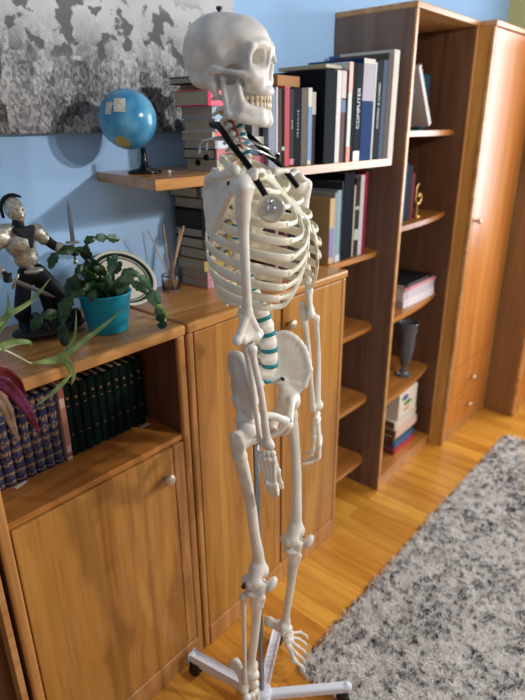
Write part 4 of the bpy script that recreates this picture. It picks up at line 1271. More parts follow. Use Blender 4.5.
# ---- upright books in the open shelving
LR = [(.812, .030, .245, (206, 178, 130), 'cream and lilac magazine-like book at the left of the short row by the bookcase', dict(bands=((.1, .55, (130, 124, 170)),))),
      (.843, .012, .262, (170, 168, 176), 'thin grey booklet left of the pale turquoise book', dict(soft=True)),
      (.857, .028, .270, (142, 170, 176), 'pale turquoise book in the short row by the bookcase', dict(bands=((.0, .10, (206, 210, 208)),))),
      (.888, .010, .30, (70, 74, 84), 'thin slate booklet right of the pale turquoise book', dict(soft=True)),
      (.902, .072, .332, (16, 24, 42), 'broad navy binder in the short row by the bookcase', {}),
      (.976, .010, .28, (196, 180, 158), 'very thin cream booklet right of the navy binder', dict(soft=True)),
      (.989, .030, .300, (60, 56, 60), 'charcoal book with a grey-green label', dict(bands=((.22, .36, (170, 184, 176)), (.62, .66, (180, 170, 156))))),
      (1.021, .028, .315, (206, 196, 196), 'pale pinkish book left of the crimson one', dict(soft=True)),
      (1.051, .020, .325, (150, 34, 62), 'crimson book at the right end of the short row', {})]
for x, t, h, c, lab, kw in LR:
    book((x + .012, .095, H + .0005), t, .20, h, c, lab, 'upright books in the open shelving', **kw)

# ================================================================ OLD BOOKS IN THE OPEN COMPARTMENT
def gilt_mat():
    m = bpy.data.materials.new('gilt_navy_leather')
    nt, N, L = nodes(m); b = N['Principled BSDF']; b.inputs['Roughness'].default_value = .45
    tc = N.new('ShaderNodeTexCoord'); mp = N.new('ShaderNodeMapping'); mp.inputs['Scale'].default_value = (60, 10, 38); L.new(tc.outputs['Object'], mp.inputs[0])
    sx = N.new('ShaderNodeSeparateXYZ'); L.new(mp.outputs[0], sx.inputs[0])
    w_ = N.new('ShaderNodeMath'); w_.operation = 'SINE'; 
    m6 = N.new('ShaderNodeMath'); m6.operation = 'MULTIPLY'; m6.inputs[1].default_value = 6.0; L.new(sx.outputs['Z'], m6.inputs[0]); L.new(m6.outputs[0], w_.inputs[0])
    nz = N.new('ShaderNodeTexNoise'); nz.inputs['Scale'].default_value = 3; nz.inputs['Detail'].default_value = 6; L.new(mp.outputs[0], nz.inputs['Vector'])
    a = N.new('ShaderNodeMath'); a.operation = 'MULTIPLY_ADD'; a.inputs[1].default_value = .10; L.new(w_.outputs[0], a.inputs[0]); L.new(nz.outputs['Fac'], a.inputs[2])
    r = N.new('ShaderNodeValToRGB'); r.color_ramp.elements[0].position = .50; r.color_ramp.elements[0].color = srgb(34, 40, 78)
    r.color_ramp.elements[1].position = .62; r.color_ramp.elements[1].color = srgb(150, 122, 84); L.new(a.outputs[0], r.inputs['Fac']); L.new(r.outputs['Color'], b.inputs['Base Color'])
    return m
M_gilt = gilt_mat(); M_navy = plain('navy_leather', srgb(28, 34, 72), .45)
M_green = plain('dark_green_cloth_shaded', srgb(8, 28, 24), .65, spec=.15); M_gold = plain('gold_foil', srgb(160, 130, 80), .35, .6)  # green cloth taken darker still, the compartment's shade is in its colour
def old_book(x, t, h, kind, label, group, lean=0.0, y=.135):
    root = tag(empty('book', (x, y, .8705), (0, lean, 0)), label, 'book', group)
    n = 8
    pts = [Vector((t / 2 - t / 2 * math.cos(PI * i / n), .008 - .008 * math.sin(PI * i / n), 0)) for i in range(n + 1)]
    mb = MB(); mb.poly(pts, (0, 0, h)); mb.box(0, .003, .007, .17, 0, h); mb.box(t - .003, t, .007, .17, 0, h)
    mb.build('cover', {'gilt': M_gilt, 'green': M_green}[kind], root)
    bx(.003, t - .003, .008, .166, .003, h - .004).build('pages', M_pagegrey, root)
    if kind == 'gilt':
        for z0, z1 in ((.0, .03), (.72, .80), (.97, 1.0)):
            p2 = [Vector((p_.x, p_.y - .0007, z0 * h)) for p_ in pts]
            MB().poly(p2, (0, 0, (z1 - z0) * h)).build('spine_label', M_navy, root)
    else:
        for z0, z1 in ((.80, .83), (.70, .715), (.30, .31)):
            p2 = [Vector((p_.x * .6 + t * .2, p_.y * 1.0 - .0007, z0 * h)) for p_ in pts]
            MB().poly(p2, (0, 0, (z1 - z0) * h)).build('gold_mark', M_gold, root)
    return root
names = ['tenth', 'ninth', 'eighth', 'seventh', 'sixth', 'fifth', 'fourth', 'third', 'second', 'first']
x = -.322
for i in range(9):
    t = [.026, .024, .025, .024, .026, .028, .026, .024, .028][i]
    x -= t + .0015
    lab = ['navy leather book with gilt spine standing right against the slim pink book', 'gilt navy book, second to the left of the slim pink book', 'gilt navy book, third to the left of the slim pink book', 'gilt navy book, fourth to the left of the slim pink book', 'gilt navy book, fifth to the left of the slim pink book', 'gilt navy book, sixth to the left of the slim pink book', 'gilt navy book, seventh to the left of the slim pink book', 'gilt navy book, eighth to the left of the slim pink book', 'leftmost gilt navy book, beside the left wall of the compartment'][i]
    if x > -.552: old_book(x, t, .214, 'gilt', lab, 'gilt navy leather volumes', 0)
book((-.3195, .130, .8705), .0145, .16, .222, (206, 176, 160), 'slim pinkish-cream book between the navy and the green volumes', 'books in the open compartment', bands=((.05, .10, (150, 80, 70)), (.82, .95, (160, 90, 80)), (.2, .7, (176, 120, 108))))
x = -.3035
glabs = ['first dark green cloth volume right of the slim pink book', 'second dark green volume from the slim pink book', 'third dark green volume from the slim pink book', 'fourth dark green volume from the slim pink book', 'fifth dark green volume from the slim pink book', 'sixth dark green volume from the slim pink book', 'seventh dark green volume from the slim pink book', 'dark green volume, third from the right end of its row', 'dark green volume, second from the right end of its row', 'dark green volume at the right end of its row']
for i in range(10):
    t = .0248
    old_book(x, t, .205 if i % 3 else .210, 'green', glabs[i], 'dark green cloth volumes', 0, .140)
    x += t + .0008
for (x_, y_, rz_, lab) in ((-.470, .115, .3, 'white paper slip sticking out under the gilt navy books'), (-.085, .120, .1, 'white paper slip sticking out under the green volumes')):
    o = bx(0, .035, 0, .010, 0, .0006).build('paper_slip', plain('paper', srgb(225, 222, 212), .8), None, loc=(x_, y_, .8703), rot=(0, 0, rz_))
    tag(o, lab, 'paper')

# ================================================================ GLOBE
gl = tag(empty('desk_globe', (.066, .20, SZ)), 'small blue desk globe with a black foot near the left end of the wall shelf', 'globe')
def globe_mat():
    m = bpy.data.materials.new('globe_map'); nt, N, L = nodes(m); b = N['Principled BSDF']; b.inputs['Roughness'].default_value = .18
    tc = N.new('ShaderNodeTexCoord')
    nz = N.new('ShaderNodeTexNoise'); nz.inputs['Scale'].default_value = 13; nz.inputs['Detail'].default_value = 4; L.new(tc.outputs['Object'], nz.inputs['Vector'])
    r = N.new('ShaderNodeValToRGB'); e = r.color_ramp.elements; e[0].position = .40; e[0].color = srgb(58, 140, 190); e[1].position = .60; e[1].color = srgb(110, 182, 214)
    L.new(nz.outputs['Fac'], r.inputs['Fac'])
    # one land mass low on the ball
    geo = N.new('ShaderNodeVectorMath'); geo.operation = 'DISTANCE'; geo.inputs[1].default_value = (-.052, -.030, -.066); L.new(tc.outputs['Object'], geo.inputs[0])
    n2 = N.new('ShaderNodeTexNoise'); n2.inputs['Scale'].default_value = 40; L.new(tc.outputs['Object'], n2.inputs['Vector'])
    ad = N.new('ShaderNodeMath'); ad.operation = 'MULTIPLY_ADD'; ad.inputs[1].default_value = .03; L.new(n2.outputs['Fac'], ad.inputs[0]); L.new(geo.outputs['Value'], ad.inputs[2])
    lt = N.new('ShaderNodeMath'); lt.operation = 'LESS_THAN'; lt.inputs[1].default_value = .042; L.new(ad.outputs[0], lt.inputs[0])
    mx = N.new('ShaderNodeMix'); mx.data_type = 'RGBA'; L.new(lt.outputs[0], mx.inputs['Factor']); L.new(r.outputs['Color'], mx.inputs['A']); mx.inputs['B'].default_value = srgb(196, 178, 92)
    L.new(mx.outputs['Result'], b.inputs['Base Color']); return m
GC = Vector((-.042, 0, .137)); GR = .0745
ball = MB().sphere((0, 0, 0), GR, seg=48).build('globe_ball', globe_mat(), gl, loc=GC)
MB().lathe([(.046, 0), (.047, .005), (.044, .008), (.016, .014), (.010, .022), (.0075, .045), (.007, .066), (0, .067)], 32).build('foot', plain('black_plastic', srgb(16, 18, 22), .2), gl)
ax = Vector((-.30, -.10, .95)).normalized()
MB().cyl(GC + ax * GR * .98, GC + ax * (GR + .006), .004).build('pivot_pin', M_steel, gl)
camp = Vector((-.9466, -1.0995, 1.695))
def sticker(dirv, w_, h_, name):
    n = Vector(dirv).normalized(); up_ = Vector((0, 0, 1)); xx = up_.cross(n).normalized(); yy = n.cross(xx)
    mb = MB(); bm = mb.bm; g = {}
    for i in range(5):
        for j in range(5):
            p = (n * GR + xx * (i / 4 - .5) * w_ + yy * (j / 4 - .5) * h_).normalized() * (GR + .0006)
            g[i, j] = bm.verts.new(p)
    for i in range(4):
        for j in range(4): bm.faces.new((g[i, j], g[i + 1, j], g[i + 1, j + 1], g[i, j + 1]))
    mb.build(name, plain('sticker_paper', srgb(214, 212, 196), .5, noise=.25, nscale=160), ball, fixn=False)
vd = (camp - (Vector(gl.location) + GC)).normalized(); rt = vd.cross(Vector((0, 0, 1))).normalized() * -1; upv = rt.cross(vd) * -1
if upv.z < 0: upv = -upv
rt = Vector((.654, -.756, 0))
sticker(vd + rt * -.26 + upv * .50, .030, .036, 'sticker'); sticker(vd + rt * -.72 + upv * .42, .020, .031, 'sticker')
MB().sphere((0, 0, .004), .0042).sphere((.008, .004, .003), .003).build('white_dots', M_white, None, loc=(.103, .142, SZ + .0004))  # two tiny white balls beside the globe foot
tag(bpy.data.objects['white_dots'], 'tiny white bead-like object beside the globe foot', 'bead')

# ================================================================ STETHOSCOPE (draped round the neck of the skeleton)
def kw_(f_, l_, z_):       # skeleton coordinates -> room
    c_, s_ = math.cos(PHI), math.sin(PHI)
    return Vector((SO.x + f_ * c_ - l_ * s_, SO.y + f_ * s_ + l_ * c_, z_))
st = tag(empty('stethoscope', kw_(0, 0, 1.62)), 'black-tubed stethoscope hung round the neck of the skeleton', 'stethoscope')
def sub2(o): o.location = -Vector(st.location); return o
M_tube = plain('black_tubing', srgb(8, 8, 10), .5, spec=.15); M_chrome = plain('chrome', srgb(200, 204, 210), .15, 1.0)
o = MB().tube(bez([kw_(.070, -.104, 1.574), kw_(.050, -.106, 1.604), kw_(.030, -.104, 1.632), kw_(-.010, -.088, 1.664), kw_(-.046, -.064, 1.692), kw_(-.098, -.006, 1.700), kw_(-.062, .045, 1.690), kw_(-.020, .048, 1.660), kw_(.004, .046, 1.640), kw_(.020, .058, 1.625), kw_(.036, .082, 1.598), kw_(.050, .100, 1.572)], 8), .0062, 12).build('tubing', M_tube, st); sub2(o)
cn = (Vector((-.75, -.62, .10))).normalized()
cc = kw_(.084, -.110, 1.552)
Mc = Matrix.Translation(cc) @ cn.to_track_quat('Z', 'Y').to_matrix().to_4x4()
o = MB().lathe([(0, -.004), (.022, -.004), (.026, 0), (.0265, .003), (.021, .005), (.019, .0035), (0, .0035)], 32, M=Mc).build('chestpiece', plain('clear_ring', srgb(214, 208, 190), .12, .35), st, smooth=False); sub2(o)
o2 = MB().lathe([(0, .003), (.009, .003), (.009, .009), (.006, .012), (0, .012)], 24, M=Mc).build('centre_cap', M_chrome, st); sub2(o2)
o = MB().cyl(cc + cn * .004 + Vector((0, 0, .010)), kw_(.070, -.104, 1.574), .0052).build('stem', M_chrome, st); sub2(o)
for i, (pa, tip) in enumerate((([kw_(.030, .030, 1.634), kw_(.004, -.012, 1.652), kw_(-.030, -.040, 1.669), kw_(-.080, -.052, 1.671), kw_(-.102, -.048, 1.662), kw_(-.108, -.046, 1.642)], kw_(-.113, -.045, 1.627)),
                              ([kw_(.034, .036, 1.642), kw_(.010, -.004, 1.660), kw_(-.020, -.030, 1.674), kw_(-.062, -.044, 1.676), kw_(-.088, -.044, 1.668), kw_(-.092, -.042, 1.650)], kw_(-.095, -.041, 1.637)))):
    o = MB().tube(bez(pa, 8), .0023, 8).build('ear_tube', M_chrome, st); sub2(o)
    t_ = MB().sphere(tip, .0062, 1, 1, 1.1, 14).build('ear_tip', M_tube, o)
o = MB().tube(bez([kw_(.018, .052, 1.628), kw_(.026, .040, 1.634), kw_(.032, .032, 1.638)], 5), [.0052] * 11, 8).build('yoke', M_tube, st); sub2(o)

# ================================================================ POTTED CACTUS IN THE TURQUOISE POT
M_tq = plain('turquoise_pot', srgb(20, 160, 190), .35)
M_soil = plain('potting_soil', srgb(50, 36, 26), .95, noise=.4, nscale=150, bump=.6)
pc = tag(empty('potted_plant', (-.158, .118, H + .0005)), 'leaf cactus with flat notched stems in a turquoise pot', 'plant')
MB().lathe([(0, 0), (.048, 0), (.050, .003), (.066, .098), (.0685, .100), (.0685, .104), (.064, .104), (.0625, .096), (.048, .012), (0, .010)], 40, cap=False).build('pot', M_tq, pc)
MB().lathe([(0, .088), (.061, .090)], 32, cap=False).build('soil', M_soil, pc)
def leaf_mat(name, a, b_, tr=.15):
    m = plain(name, a, .35, noise=0)
    nt, N, L = nodes(m); b = N['Principled BSDF']
    tc = N.new('ShaderNodeTexCoord'); nz = N.new('ShaderNodeTexNoise'); nz.inputs['Scale'].default_value = 40; nz.inputs['Detail'].default_value = 3; L.new(tc.outputs['Object'], nz.inputs['Vector'])
    r = N.new('ShaderNodeValToRGB'); r.color_ramp.elements[0].position = .35; r.color_ramp.elements[0].color = a; r.color_ramp.elements[1].position = .65; r.color_ramp.elements[1].color = b_
    L.new(nz.outputs['Fac'], r.inputs['Fac']); L.new(r.outputs['Color'], b.inputs['Base Color']); return m
M_cactus = leaf_mat('cactus_green', srgb(18, 46, 20), srgb(46, 80, 38))
M_cactus2 = leaf_mat('cactus_pale', srgb(60, 100, 66), srgb(130, 164, 130))
M_lime = leaf_mat('young_leaf', srgb(120, 170, 30), srgb(170, 206, 60))
def cactus_stem(path, w, mat, parent, segs=None, face=(-.75, -.66, .2), name='stem', th=.0022):
    """flat jointed stem with notched edges following a path"""
    P_ = bez(path, 20); n = len(P_); fc = Vector(face)
    lenT = sum((P_[i + 1] - P_[i]).length for i in range(n - 1)); nseg = segs or max(2, int(lenT / .042))
    mb = MB(); bm = mb.bm; rows = []
    acc = 0
    for i in range(n):
        if i: acc += (P_[i] - P_[i - 1]).length
        s_ = acc / lenT * nseg; fr = s_ - math.floor(s_)
        if i == n - 1: fr = .98
        saw_ = (fr * 3.0) % 1.0
        wd = w * .95 * (.22 + .78 * math.sin(PI * min(.999, max(.02, fr))) ** .8) * (.82 + .34 * saw_)
        t = (P_[min(i + 1, n - 1)] - P_[max(i - 1, 0)]).normalized()
        sd = t.cross(fc).normalized(); nr = sd.cross(t).normalized()
        rows.append([bm.verts.new(P_[i] - sd * wd), bm.verts.new(P_[i] - nr * th), bm.verts.new(P_[i] + sd * wd), bm.verts.new(P_[i] + nr * th)])
    for a, b_ in zip(rows[:-1], rows[1:]):
        for k_ in range(4):
            j = (k_ + 1) % 4
            f_ = bm.faces.new((a[k_], a[j], b_[j], b_[k_])); f_.smooth = False
    bm.faces.new(rows[0][::-1]); bm.faces.new(rows[-1])
    return mb.build(name, mat, parent)
stems = [
 ([(0, 0, .09), (-.010, .01, .165), (-.045, .02, .205), (-.10, .02, .200), (-.125, .01, .175)], .013, M_cactus),
 ([(-.01, 0, .09), (-.04, -.01, .150), (-.07, -.02, .168), (-.085, -.02, .150), (-.088, -.02, .120)], .012, M_cactus),
 ([(0, .01, .09), (-.02, .03, .17), (.01, .06, .210), (.07, .08, .208), (.12, .09, .195)], .013, M_cactus),
 ([(-.02, 0, .10), (-.05, -.01, .120), (-.10, -.03, .115), (-.145, -.04, .085)], .017, M_cactus),
 ([(-.12, -.03, .10), (-.150, -.055, .070), (-.160, -.07, .020)], .016, M_cactus),
 ([(-.145, -.035, .085), (-.18, -.03, .085), (-.205, -.02, .060)], .014, M_cactus),
 ([(.00, -.01, .09), (.015, -.01, .145), (.035, -.015, .185)], .013, M_cactus2),
 ([(-.01, -.02, .09), (-.01, -.02, .150), (-.035, -.02, .165)], .011, M_cactus),
 ([(.02, 0, .09), (.03, .01, .125), (.055, .02, .140), (.07, .02, .155)], .013, M_cactus),
 ([(.02, -.01, .09), (.050, -.02, .135), (.085, -.035, .120), (.108, -.05, .075), (.118, -.06, .050)], .014, M_cactus2),
 ([(.02, -.02, .09), (.050, -.04, .115), (.082, -.065, .080), (.092, -.085, .040), (.090, -.098, .014)], .013, M_cactus2),
 ([(.092, -.088, .034), (.088, -.100, .018), (.080, -.108, .004)], .015, M_cactus),
 ([(-.02, -.02, .09), (-.035, -.035, .118), (-.030, -.045, .130)], .012, M_cactus),
 ([(.0, -.03, .09), (.0, -.045, .115), (.02, -.055, .120)], .011, M_cactus),
 ([(-.01, .02, .09), (-.03, .03, .140), (.0, .04, .160)], .013, M_cactus),
]
stems += [([(-.03, .0, .09), (-.055, .01, .13), (-.075, .015, .135), (-.095, .01, .10)], .013, M_cactus), ([(.01, -.03, .09), (.03, -.04, .13), (.05, -.055, .125)], .012, M_cactus2), ([(-.03, -.03, .09), (-.06, -.05, .115), (-.08, -.06, .10)], .012, M_cactus), ([(.03, .02, .09), (.05, .03, .14), (.04, .03, .17)], .011, M_cactus)]
for pth, w_, mt_ in stems: cactus_stem([tuple(c * 1.06 for c in p_) for p_ in pth], w_, mt_, pc)
cactus_stem([(.112, -.066, .056), (.119, -.080, .034), (.116, -.092, .012)], .0085, M_lime, pc, segs=1, name='young_leaf')

# ================================================================ ROUND PLATE LEANING ON THE WALL
pl = tag(empty('round_plate', (.004, .268, H + .0760), (math.radians(-62), math.radians(3), math.radians(2))), 'cream round plate with dark green rings and lettering, leaning behind the turquoise pot', 'plate')
# local z is the plate normal after rotation
pl.rotation_euler = (math.radians(42), 0, math.radians(-6))
M_cream = plain('cream_glaze', srgb(226, 222, 200), .25); M_dgreen = plain('dark_green_ring', srgb(20, 44, 40), .3)
MB().lathe([(0, 0), (.070, 0), (.090, .004), (.106, .012), (.108, .015), (.104, .015), (.088, .008), (.068, .0045), (0, .0045)], 56, cap=False).build('plate_body', M_cream, pl)
def ring(r0, r1, z_):
    MB().lathe([(r0, z_ + .0006), (r0, z_ + .0012), (r1, z_ + .0012), (r1, z_ + .0006)], 56, cap=False).build('ring', M_dgreen, pl)
MB().lathe([(.088, .0086), (.098, .0128), (.098, .0134), (.088, .0092)], 56, cap=False).build('ring', M_dgreen, pl)
MB().lathe([(.080, .0070), (.084, .0079), (.084, .0084), (.080, .0075)], 56, cap=False).build('ring', M_dgreen, pl)
pl.scale = (.93, .93, .93)
text_mesh('lettering', 'CAPATE', .026, .0003, M_dgreen, pl, (.050, .004, .0052), (0, 0, 0))

# ================================================================ REED DIFFUSER
rd = tag(empty('reed_diffuser', (.192, .275, H)), 'clear glass reed diffuser with five pale wooden sticks', 'diffuser')
M_clear = plain('clear_glass', (.95, .97, .97, 1), .03, trans=1.0)
MB().lathe([(0, 0), (.026, 0), (.029, .003), (.029, .052), (.027, .056), (.025, .056), (.0265, .050), (.0265, .005), (0, .005)], 32, cap=False).build('glass_jar', M_clear, rd)
M_reed = wood('reed', srgb(188, 150, 112), srgb(216, 184, 146), 'Z', rough=.7, scale=2)
for bxy, txy, zt, rr in (((.012, .0), (-.078, -.006), .205, .0020), ((.006, .008), (-.010, .004), .215, .0020), ((-.010, .004), (.052, -.020), .205, .0034), ((-.012, -.008), (.040, -.016), .195, .0020), ((.002, -.012), (.030, .02), .150, .0018)):
    MB().cyl((bxy[0], bxy[1], .007), (txy[0], txy[1], zt), rr, seg=10).build('reed', M_reed, rd)

# ================================================================ KNIGHT FIGURINE
kn = tag(empty('knight_figurine', (-.284, .215, H + .009)), 'pewter-coloured armoured knight figurine holding up a sword on a dark rocky base', 'figurine')
M_pew = plain('pewter', srgb(206, 200, 184), .34, .7, noise=.35, nscale=190, bump=.9, bscale=240)
M_blk = plain('dark_cloth', srgb(16, 26, 34), .6, noise=.3, nscale=80)
M_blade = plain('blade_steel', srgb(150, 150, 152), .35, .9)
M_rock = plain('black_rock', srgb(24, 22, 24), .5, noise=.5, nscale=120, bump=1.0, bscale=120)
# base with lumps
s = S()
rr_ = random.Random(5)
s.ell((.010, -.005, .006), (.078, .050, .012), .004)
for i in range(26):
    a_ = rr_.uniform(0, 2 * PI); q_ = rr_.uniform(.2, .95)
    s.ell((.010 + .066 * q_ * math.cos(a_), -.005 + .040 * q_ * math.sin(a_), .014 + .010 * rr_.random()), (rr_.uniform(.008, .016), rr_.uniform(.007, .013), rr_.uniform(.008, .017)), .003)
s.build('rocky_base', .0022, M_rock, kn)
def Kp(px_, py_, y_=.0):   # small local helper: nothing but named points (x, y, z) in figurine space
    return (px_, y_, py_)
# measured posture (x right, z up)
pel, chest, neck, head = (-.008, 0, .112), (-.022, -.004, .170), (-.022, -.008, .202), (-.026, -.012, .222)
s = S()   # legs and robe
s.ch([(-.018, .004, .108), (-.034, .008, .060), (-.036, .010, .018)], [.015, .012, .010], .006)
s.ch([(.004, -.002, .108), (.034, -.010, .070), (.046, -.004, .020)], [.016, .014, .010], .006)
s.tri((.000, 0, .110), (.050, -.006, .040), (.020, .010, .036), .010, .010)
s.tri((-.024, .002, .110), (-.046, .006, .040), (-.024, .014, .040), .008, .010)
s.ell((-.008, 0, .110), (.026, .018, .014), .006)
s.cap((-.036, .010, .016), (-.042, -.014, .012), .009, .006); s.cap((.046, -.004, .018), (.056, -.026, .014), .009, .006)
s.build('legs', .0018, M_blk, kn)
s = S()   # cuirass
s.ell((-.014, 0, .138), (.024, .018, .020), .006); s.ell((-.022, -.002, .164), (.031, .021, .024), .008)
s.ell((-.010, -.016, .116), (.020, .010, .006), .003); s.ell((-.024, -.014, .168), (.020, .012, .016), .006)
s.build('cuirass', .0016, M_pew, kn)
s = S()   # pauldrons
s.ell((-.058, 0, .178), (.022, .020, .018), .004); s.ell((-.074, 0, .166), (.016, .016, .014), .004); s.ell((.010, -.006, .180), (.017, .018, .015), .004); s.ell((.022, -.010, .168), (.012, .014, .012), .004)
s.ell((-.040, 0, .190), (.018, .016, .010), .006)
s.build('pauldron', .0016, M_pew, kn)
s = S(); s.cap((-.022, -.006, .186), (-.022, -.008, .204), .012, .010); s.tri((-.036, -.020, .190), (.000, -.020, .190), (-.010, -.022, .160), .004); s.build('collar', .0016, M_blk, kn)
s = S()   # helmet with a face plate
s.ell((-.026, -.008, .223), (.0165, .0185, .0195), .004); s.ell((-.022, -.020, .216), (.010, .010, .015), .004); s.cap((-.024, -.026, .220), (-.022, -.028, .212), .0022, .003, .002)
for e_ in (-.0065, .0045): s.ell((-.023 + e_, -.0275, .222), (.0028, .004, .0018), .001, sub=True)
s.ell((-.021, -.029, .207), (.004, .003, .0010), .001, sub=True)
s.build('helmet', .0012, M_pew, kn)
s = S(); s.ch([(-.016, -.022, .242), (-.026, -.010, .245), (-.038, -.002, .240), (-.044, .004, .226), (-.042, .006, .210)], [.0022, .0032, .0036, .0038, .0030], .002); s.build('crest', .0014, M_blk, kn)
def arm(pts, rad, mat, name):
    s = S(); s.ch(pts, rad, .004); return s.build(name, .0016, mat, kn)
arm([(.020, -.010, .172), (.040, -.020, .152), (.066, -.034, .142)], [.0095, .0085, .0060], M_blk, 'arm')
arm([(-.078, 0, .164), (-.088, -.016, .140), (-.074, -.036, .122)], [.0095, .0085, .0060], M_blk, 'arm')
S().cap((.044, -.022, .150), (.060, -.031, .145), .0098, .0075).build('bracer', .0014, M_pew, kn); S().cap((-.086, -.020, .137), (-.078, -.030, .127), .0098, .0075).build('bracer', .0014, M_pew, kn)
def knight_sword(h_, t_, name='sword'):
    h_, t_ = Vector(h_), Vector(t_); d_ = (t_ - h_).normalized(); sd = d_.cross(Vector((-.6, -.8, 0))).normalized(); nn = sd.cross(d_)
    mb = MB(); bm = mb.bm
    def rg(p, w_, th_): return [bm.verts.new(p + sd * w_), bm.verts.new(p + nn * th_), bm.verts.new(p - sd * w_), bm.verts.new(p - nn * th_)]
    rws = [rg(h_ + d_ * .016, .0046, .0014), rg(t_ - d_ * .016, .0038, .0012), rg(t_, .0003, .0003)]
    for a, b_ in zip(rws[:-1], rws[1:]):
        for k_ in range(4): bm.faces.new((a[k_], a[(k_ + 1) % 4], b_[(k_ + 1) % 4], b_[k_]))
    bm.faces.new(rws[0][::-1]); bm.faces.new(rws[-1])
    o = mb.build(name, M_blade, kn)
    mb = MB(); mb.cyl(h_ - d_ * .018, h_ + d_ * .016, .0026, seg=10); mb.cyl(h_ + d_ * .015 - sd * .014, h_ + d_ * .015 + sd * .014, .0026, seg=8); mb.sphere(h_ - d_ * .020, .0045, seg=12)
    mb.build('hilt', M_pew, o)
    return o
knight_sword((.070, -.036, .142), (.074, -.030, .232))
knight_sword((-.074, -.040, .118), (.004, -.060, .072))
def fist(c):
    s = S(); c = Vector(c); s.ell(c, (.0062, .0066, .0070), .002)
    for k_ in range(4):
        z_ = .0054 - .0034 * k_
        s.ch([c + Vector((-.005, .001, z_)), c + Vector((-.003, -.0075, z_)), c + Vector((.005, -.006, z_ - .0004))], [.0020, .0021, .0018], .0008)
    s.ch([c + Vector((.004, .004, .004)), c + Vector((.007, -.003, .006)), c + Vector((.002, -.009, .006))], [.0024, .0022, .0018], .001)
    s.build('gauntlet', .0008, M_blk, kn)
fist((.070, -.036, .140)); fist((-.074, -.040, .118))

kn.scale = (1.26, 1.15, 1.40)
# ================================================================ TRAILING SPIDER PLANT AT THE LEFT EDGE
M_spg = leaf_mat('pale_green_leaf', srgb(112, 138, 70), srgb(168, 182, 110)); M_sph = leaf_mat('cream_stripe', srgb(196, 200, 150), srgb(222, 222, 180)); M_purp = leaf_mat('purple_leaf', srgb(92, 24, 34), srgb(140, 62, 110))
sp = tag(empty('spider_plant', (-.660, .130, H + .0005)), 'spider plant whose striped leaves arch in from the left edge, in a terracotta pot', 'plant')
MB().lathe([(0, 0), (.045, 0), (.060, .088), (.064, .088), (.064, .104), (.057, .104), (.055, .090), (0, .085)], 32, cap=False).build('pot', plain('terracotta', srgb(150, 80, 50), .8, noise=.1), sp)
def blade(path, w, parent, mat=None, name='leaf', fold=.35, face=(-.6, -.6, .6), stripe=True):
    P_ = bez(path, 10); n = len(P_); fc = Vector(face)
    mb = MB(); bm = mb.bm; rows = []
    for i in range(n):
        t_ = i / (n - 1); wd = w * min(1, 3.2 * t_ + .25) * (1 - t_ ** 2.2) + .0003
        t = (P_[min(i + 1, n - 1)] - P_[max(i - 1, 0)]).normalized(); sd = t.cross(fc).normalized(); nr = sd.cross(t).normalized()
        pr = []
        for k_, u_ in enumerate((-1, -.3, .3, 1)):
            pr.append(bm.verts.new(P_[i] + sd * wd * u_ + nr * wd * fold * abs(u_)))
        for k_, u_ in enumerate((1, .3, -.3, -1)):
            pr.append(bm.verts.new(P_[i] + sd * wd * u_ + nr * (wd * fold * abs(u_) - .0007)))
        rows.append(pr)
    for a, b_ in zip(rows[:-1], rows[1:]):
        for k_ in range(8):
            j = (k_ + 1) % 8
            f_ = bm.faces.new((a[k_], a[j], b_[j], b_[k_])); f_.smooth = True
            f_.material_index = 1 if (stripe and k_ in (1, 5)) else 0
    bm.faces.new(rows[0][::-1]); bm.faces.new(rows[-1])
    return mb.build(name, [mat or M_spg, M_sph], parent)
def W(*p): return tuple(Vector(p) - Vector(sp.location))
# runner crossing the worktop edge with a plantlet
o = MB().tube(bez([W(-.56, .07, 1.30), W(-.52, .02, 1.285), W(-.478, .016, 1.266), W(-.435, .012, 1.226), W(-.425, .010, 1.2215)], 8), .0022, 8).build('runner', M_sph, sp)
blade([W(-.428, .008, 1.222), W(-.395, .006, 1.216), W(-.360, .004, 1.222), W(-.322, .008, 1.250), W(-.300, .020, 1.312)], .0075, sp)
blade([W(-.425, .004, 1.221), W(-.372, -.010, 1.2200), W(-.310, -.020, 1.250), W(-.260, -.030, 1.276), W(-.205, -.030, 1.302)], .0075, sp)
blade([W(-.382, -.012, 1.222), W(-.366, -.026, 1.214), W(-.360, -.033, 1.182), W(-.368, -.033, 1.160)], .0095, sp, face=(-.6, -.8, .1))
blade([W(-.366, -.034, 1.186), W(-.398, -.033, 1.166), W(-.425, -.026, 1.150), W(-.455, -.03, 1.142)], .0055, sp)
blade([W(-.53, .05, 1.28), W(-.50, .03, 1.305), W(-.455, .03, 1.330), W(-.395, .03, 1.352), W(-.345, .03, 1.392)], .0085, sp)
blade([W(-.53, .05, 1.28), W(-.50, .03, 1.290), W(-.466, .025, 1.320), W(-.452, .02, 1.350), W(-.448, .02, 1.385)], .0080, sp)
blade([W(-.53, .04, 1.26), W(-.49, .02, 1.272), W(-.455, .015, 1.276), W(-.425, .015, 1.268), W(-.420, .015, 1.255)], .0095, sp)
blade([W(-.55, .04, 1.29), W(-.53, .0, 1.35), W(-.50, -.02, 1.40)], .010, sp); blade([W(-.57, .06, 1.29), W(-.62, .05, 1.37), W(-.69, .04, 1.38)], .010, sp); blade([W(-.58, .04, 1.29), W(-.63, -.01, 1.35), W(-.68, -.05, 1.33)], .010, sp); blade([W(-.56, .09, 1.29), W(-.57, .13, 1.39), W(-.60, .17, 1.44)], .010, sp)
tr = tag(empty('purple_plant', (-.545, -.02, 1.245)), 'drooping purple-red leaf cluster hanging over the cabinet edge at the far left', 'plant')
def W2_(*p): return tuple(Vector(p) - Vector(tr.location))
M_red = leaf_mat('dark_red_leaf', srgb(84, 20, 24), srgb(130, 40, 46)); M_beige = leaf_mat('dry_leaf', srgb(150, 120, 96), srgb(190, 160, 130))
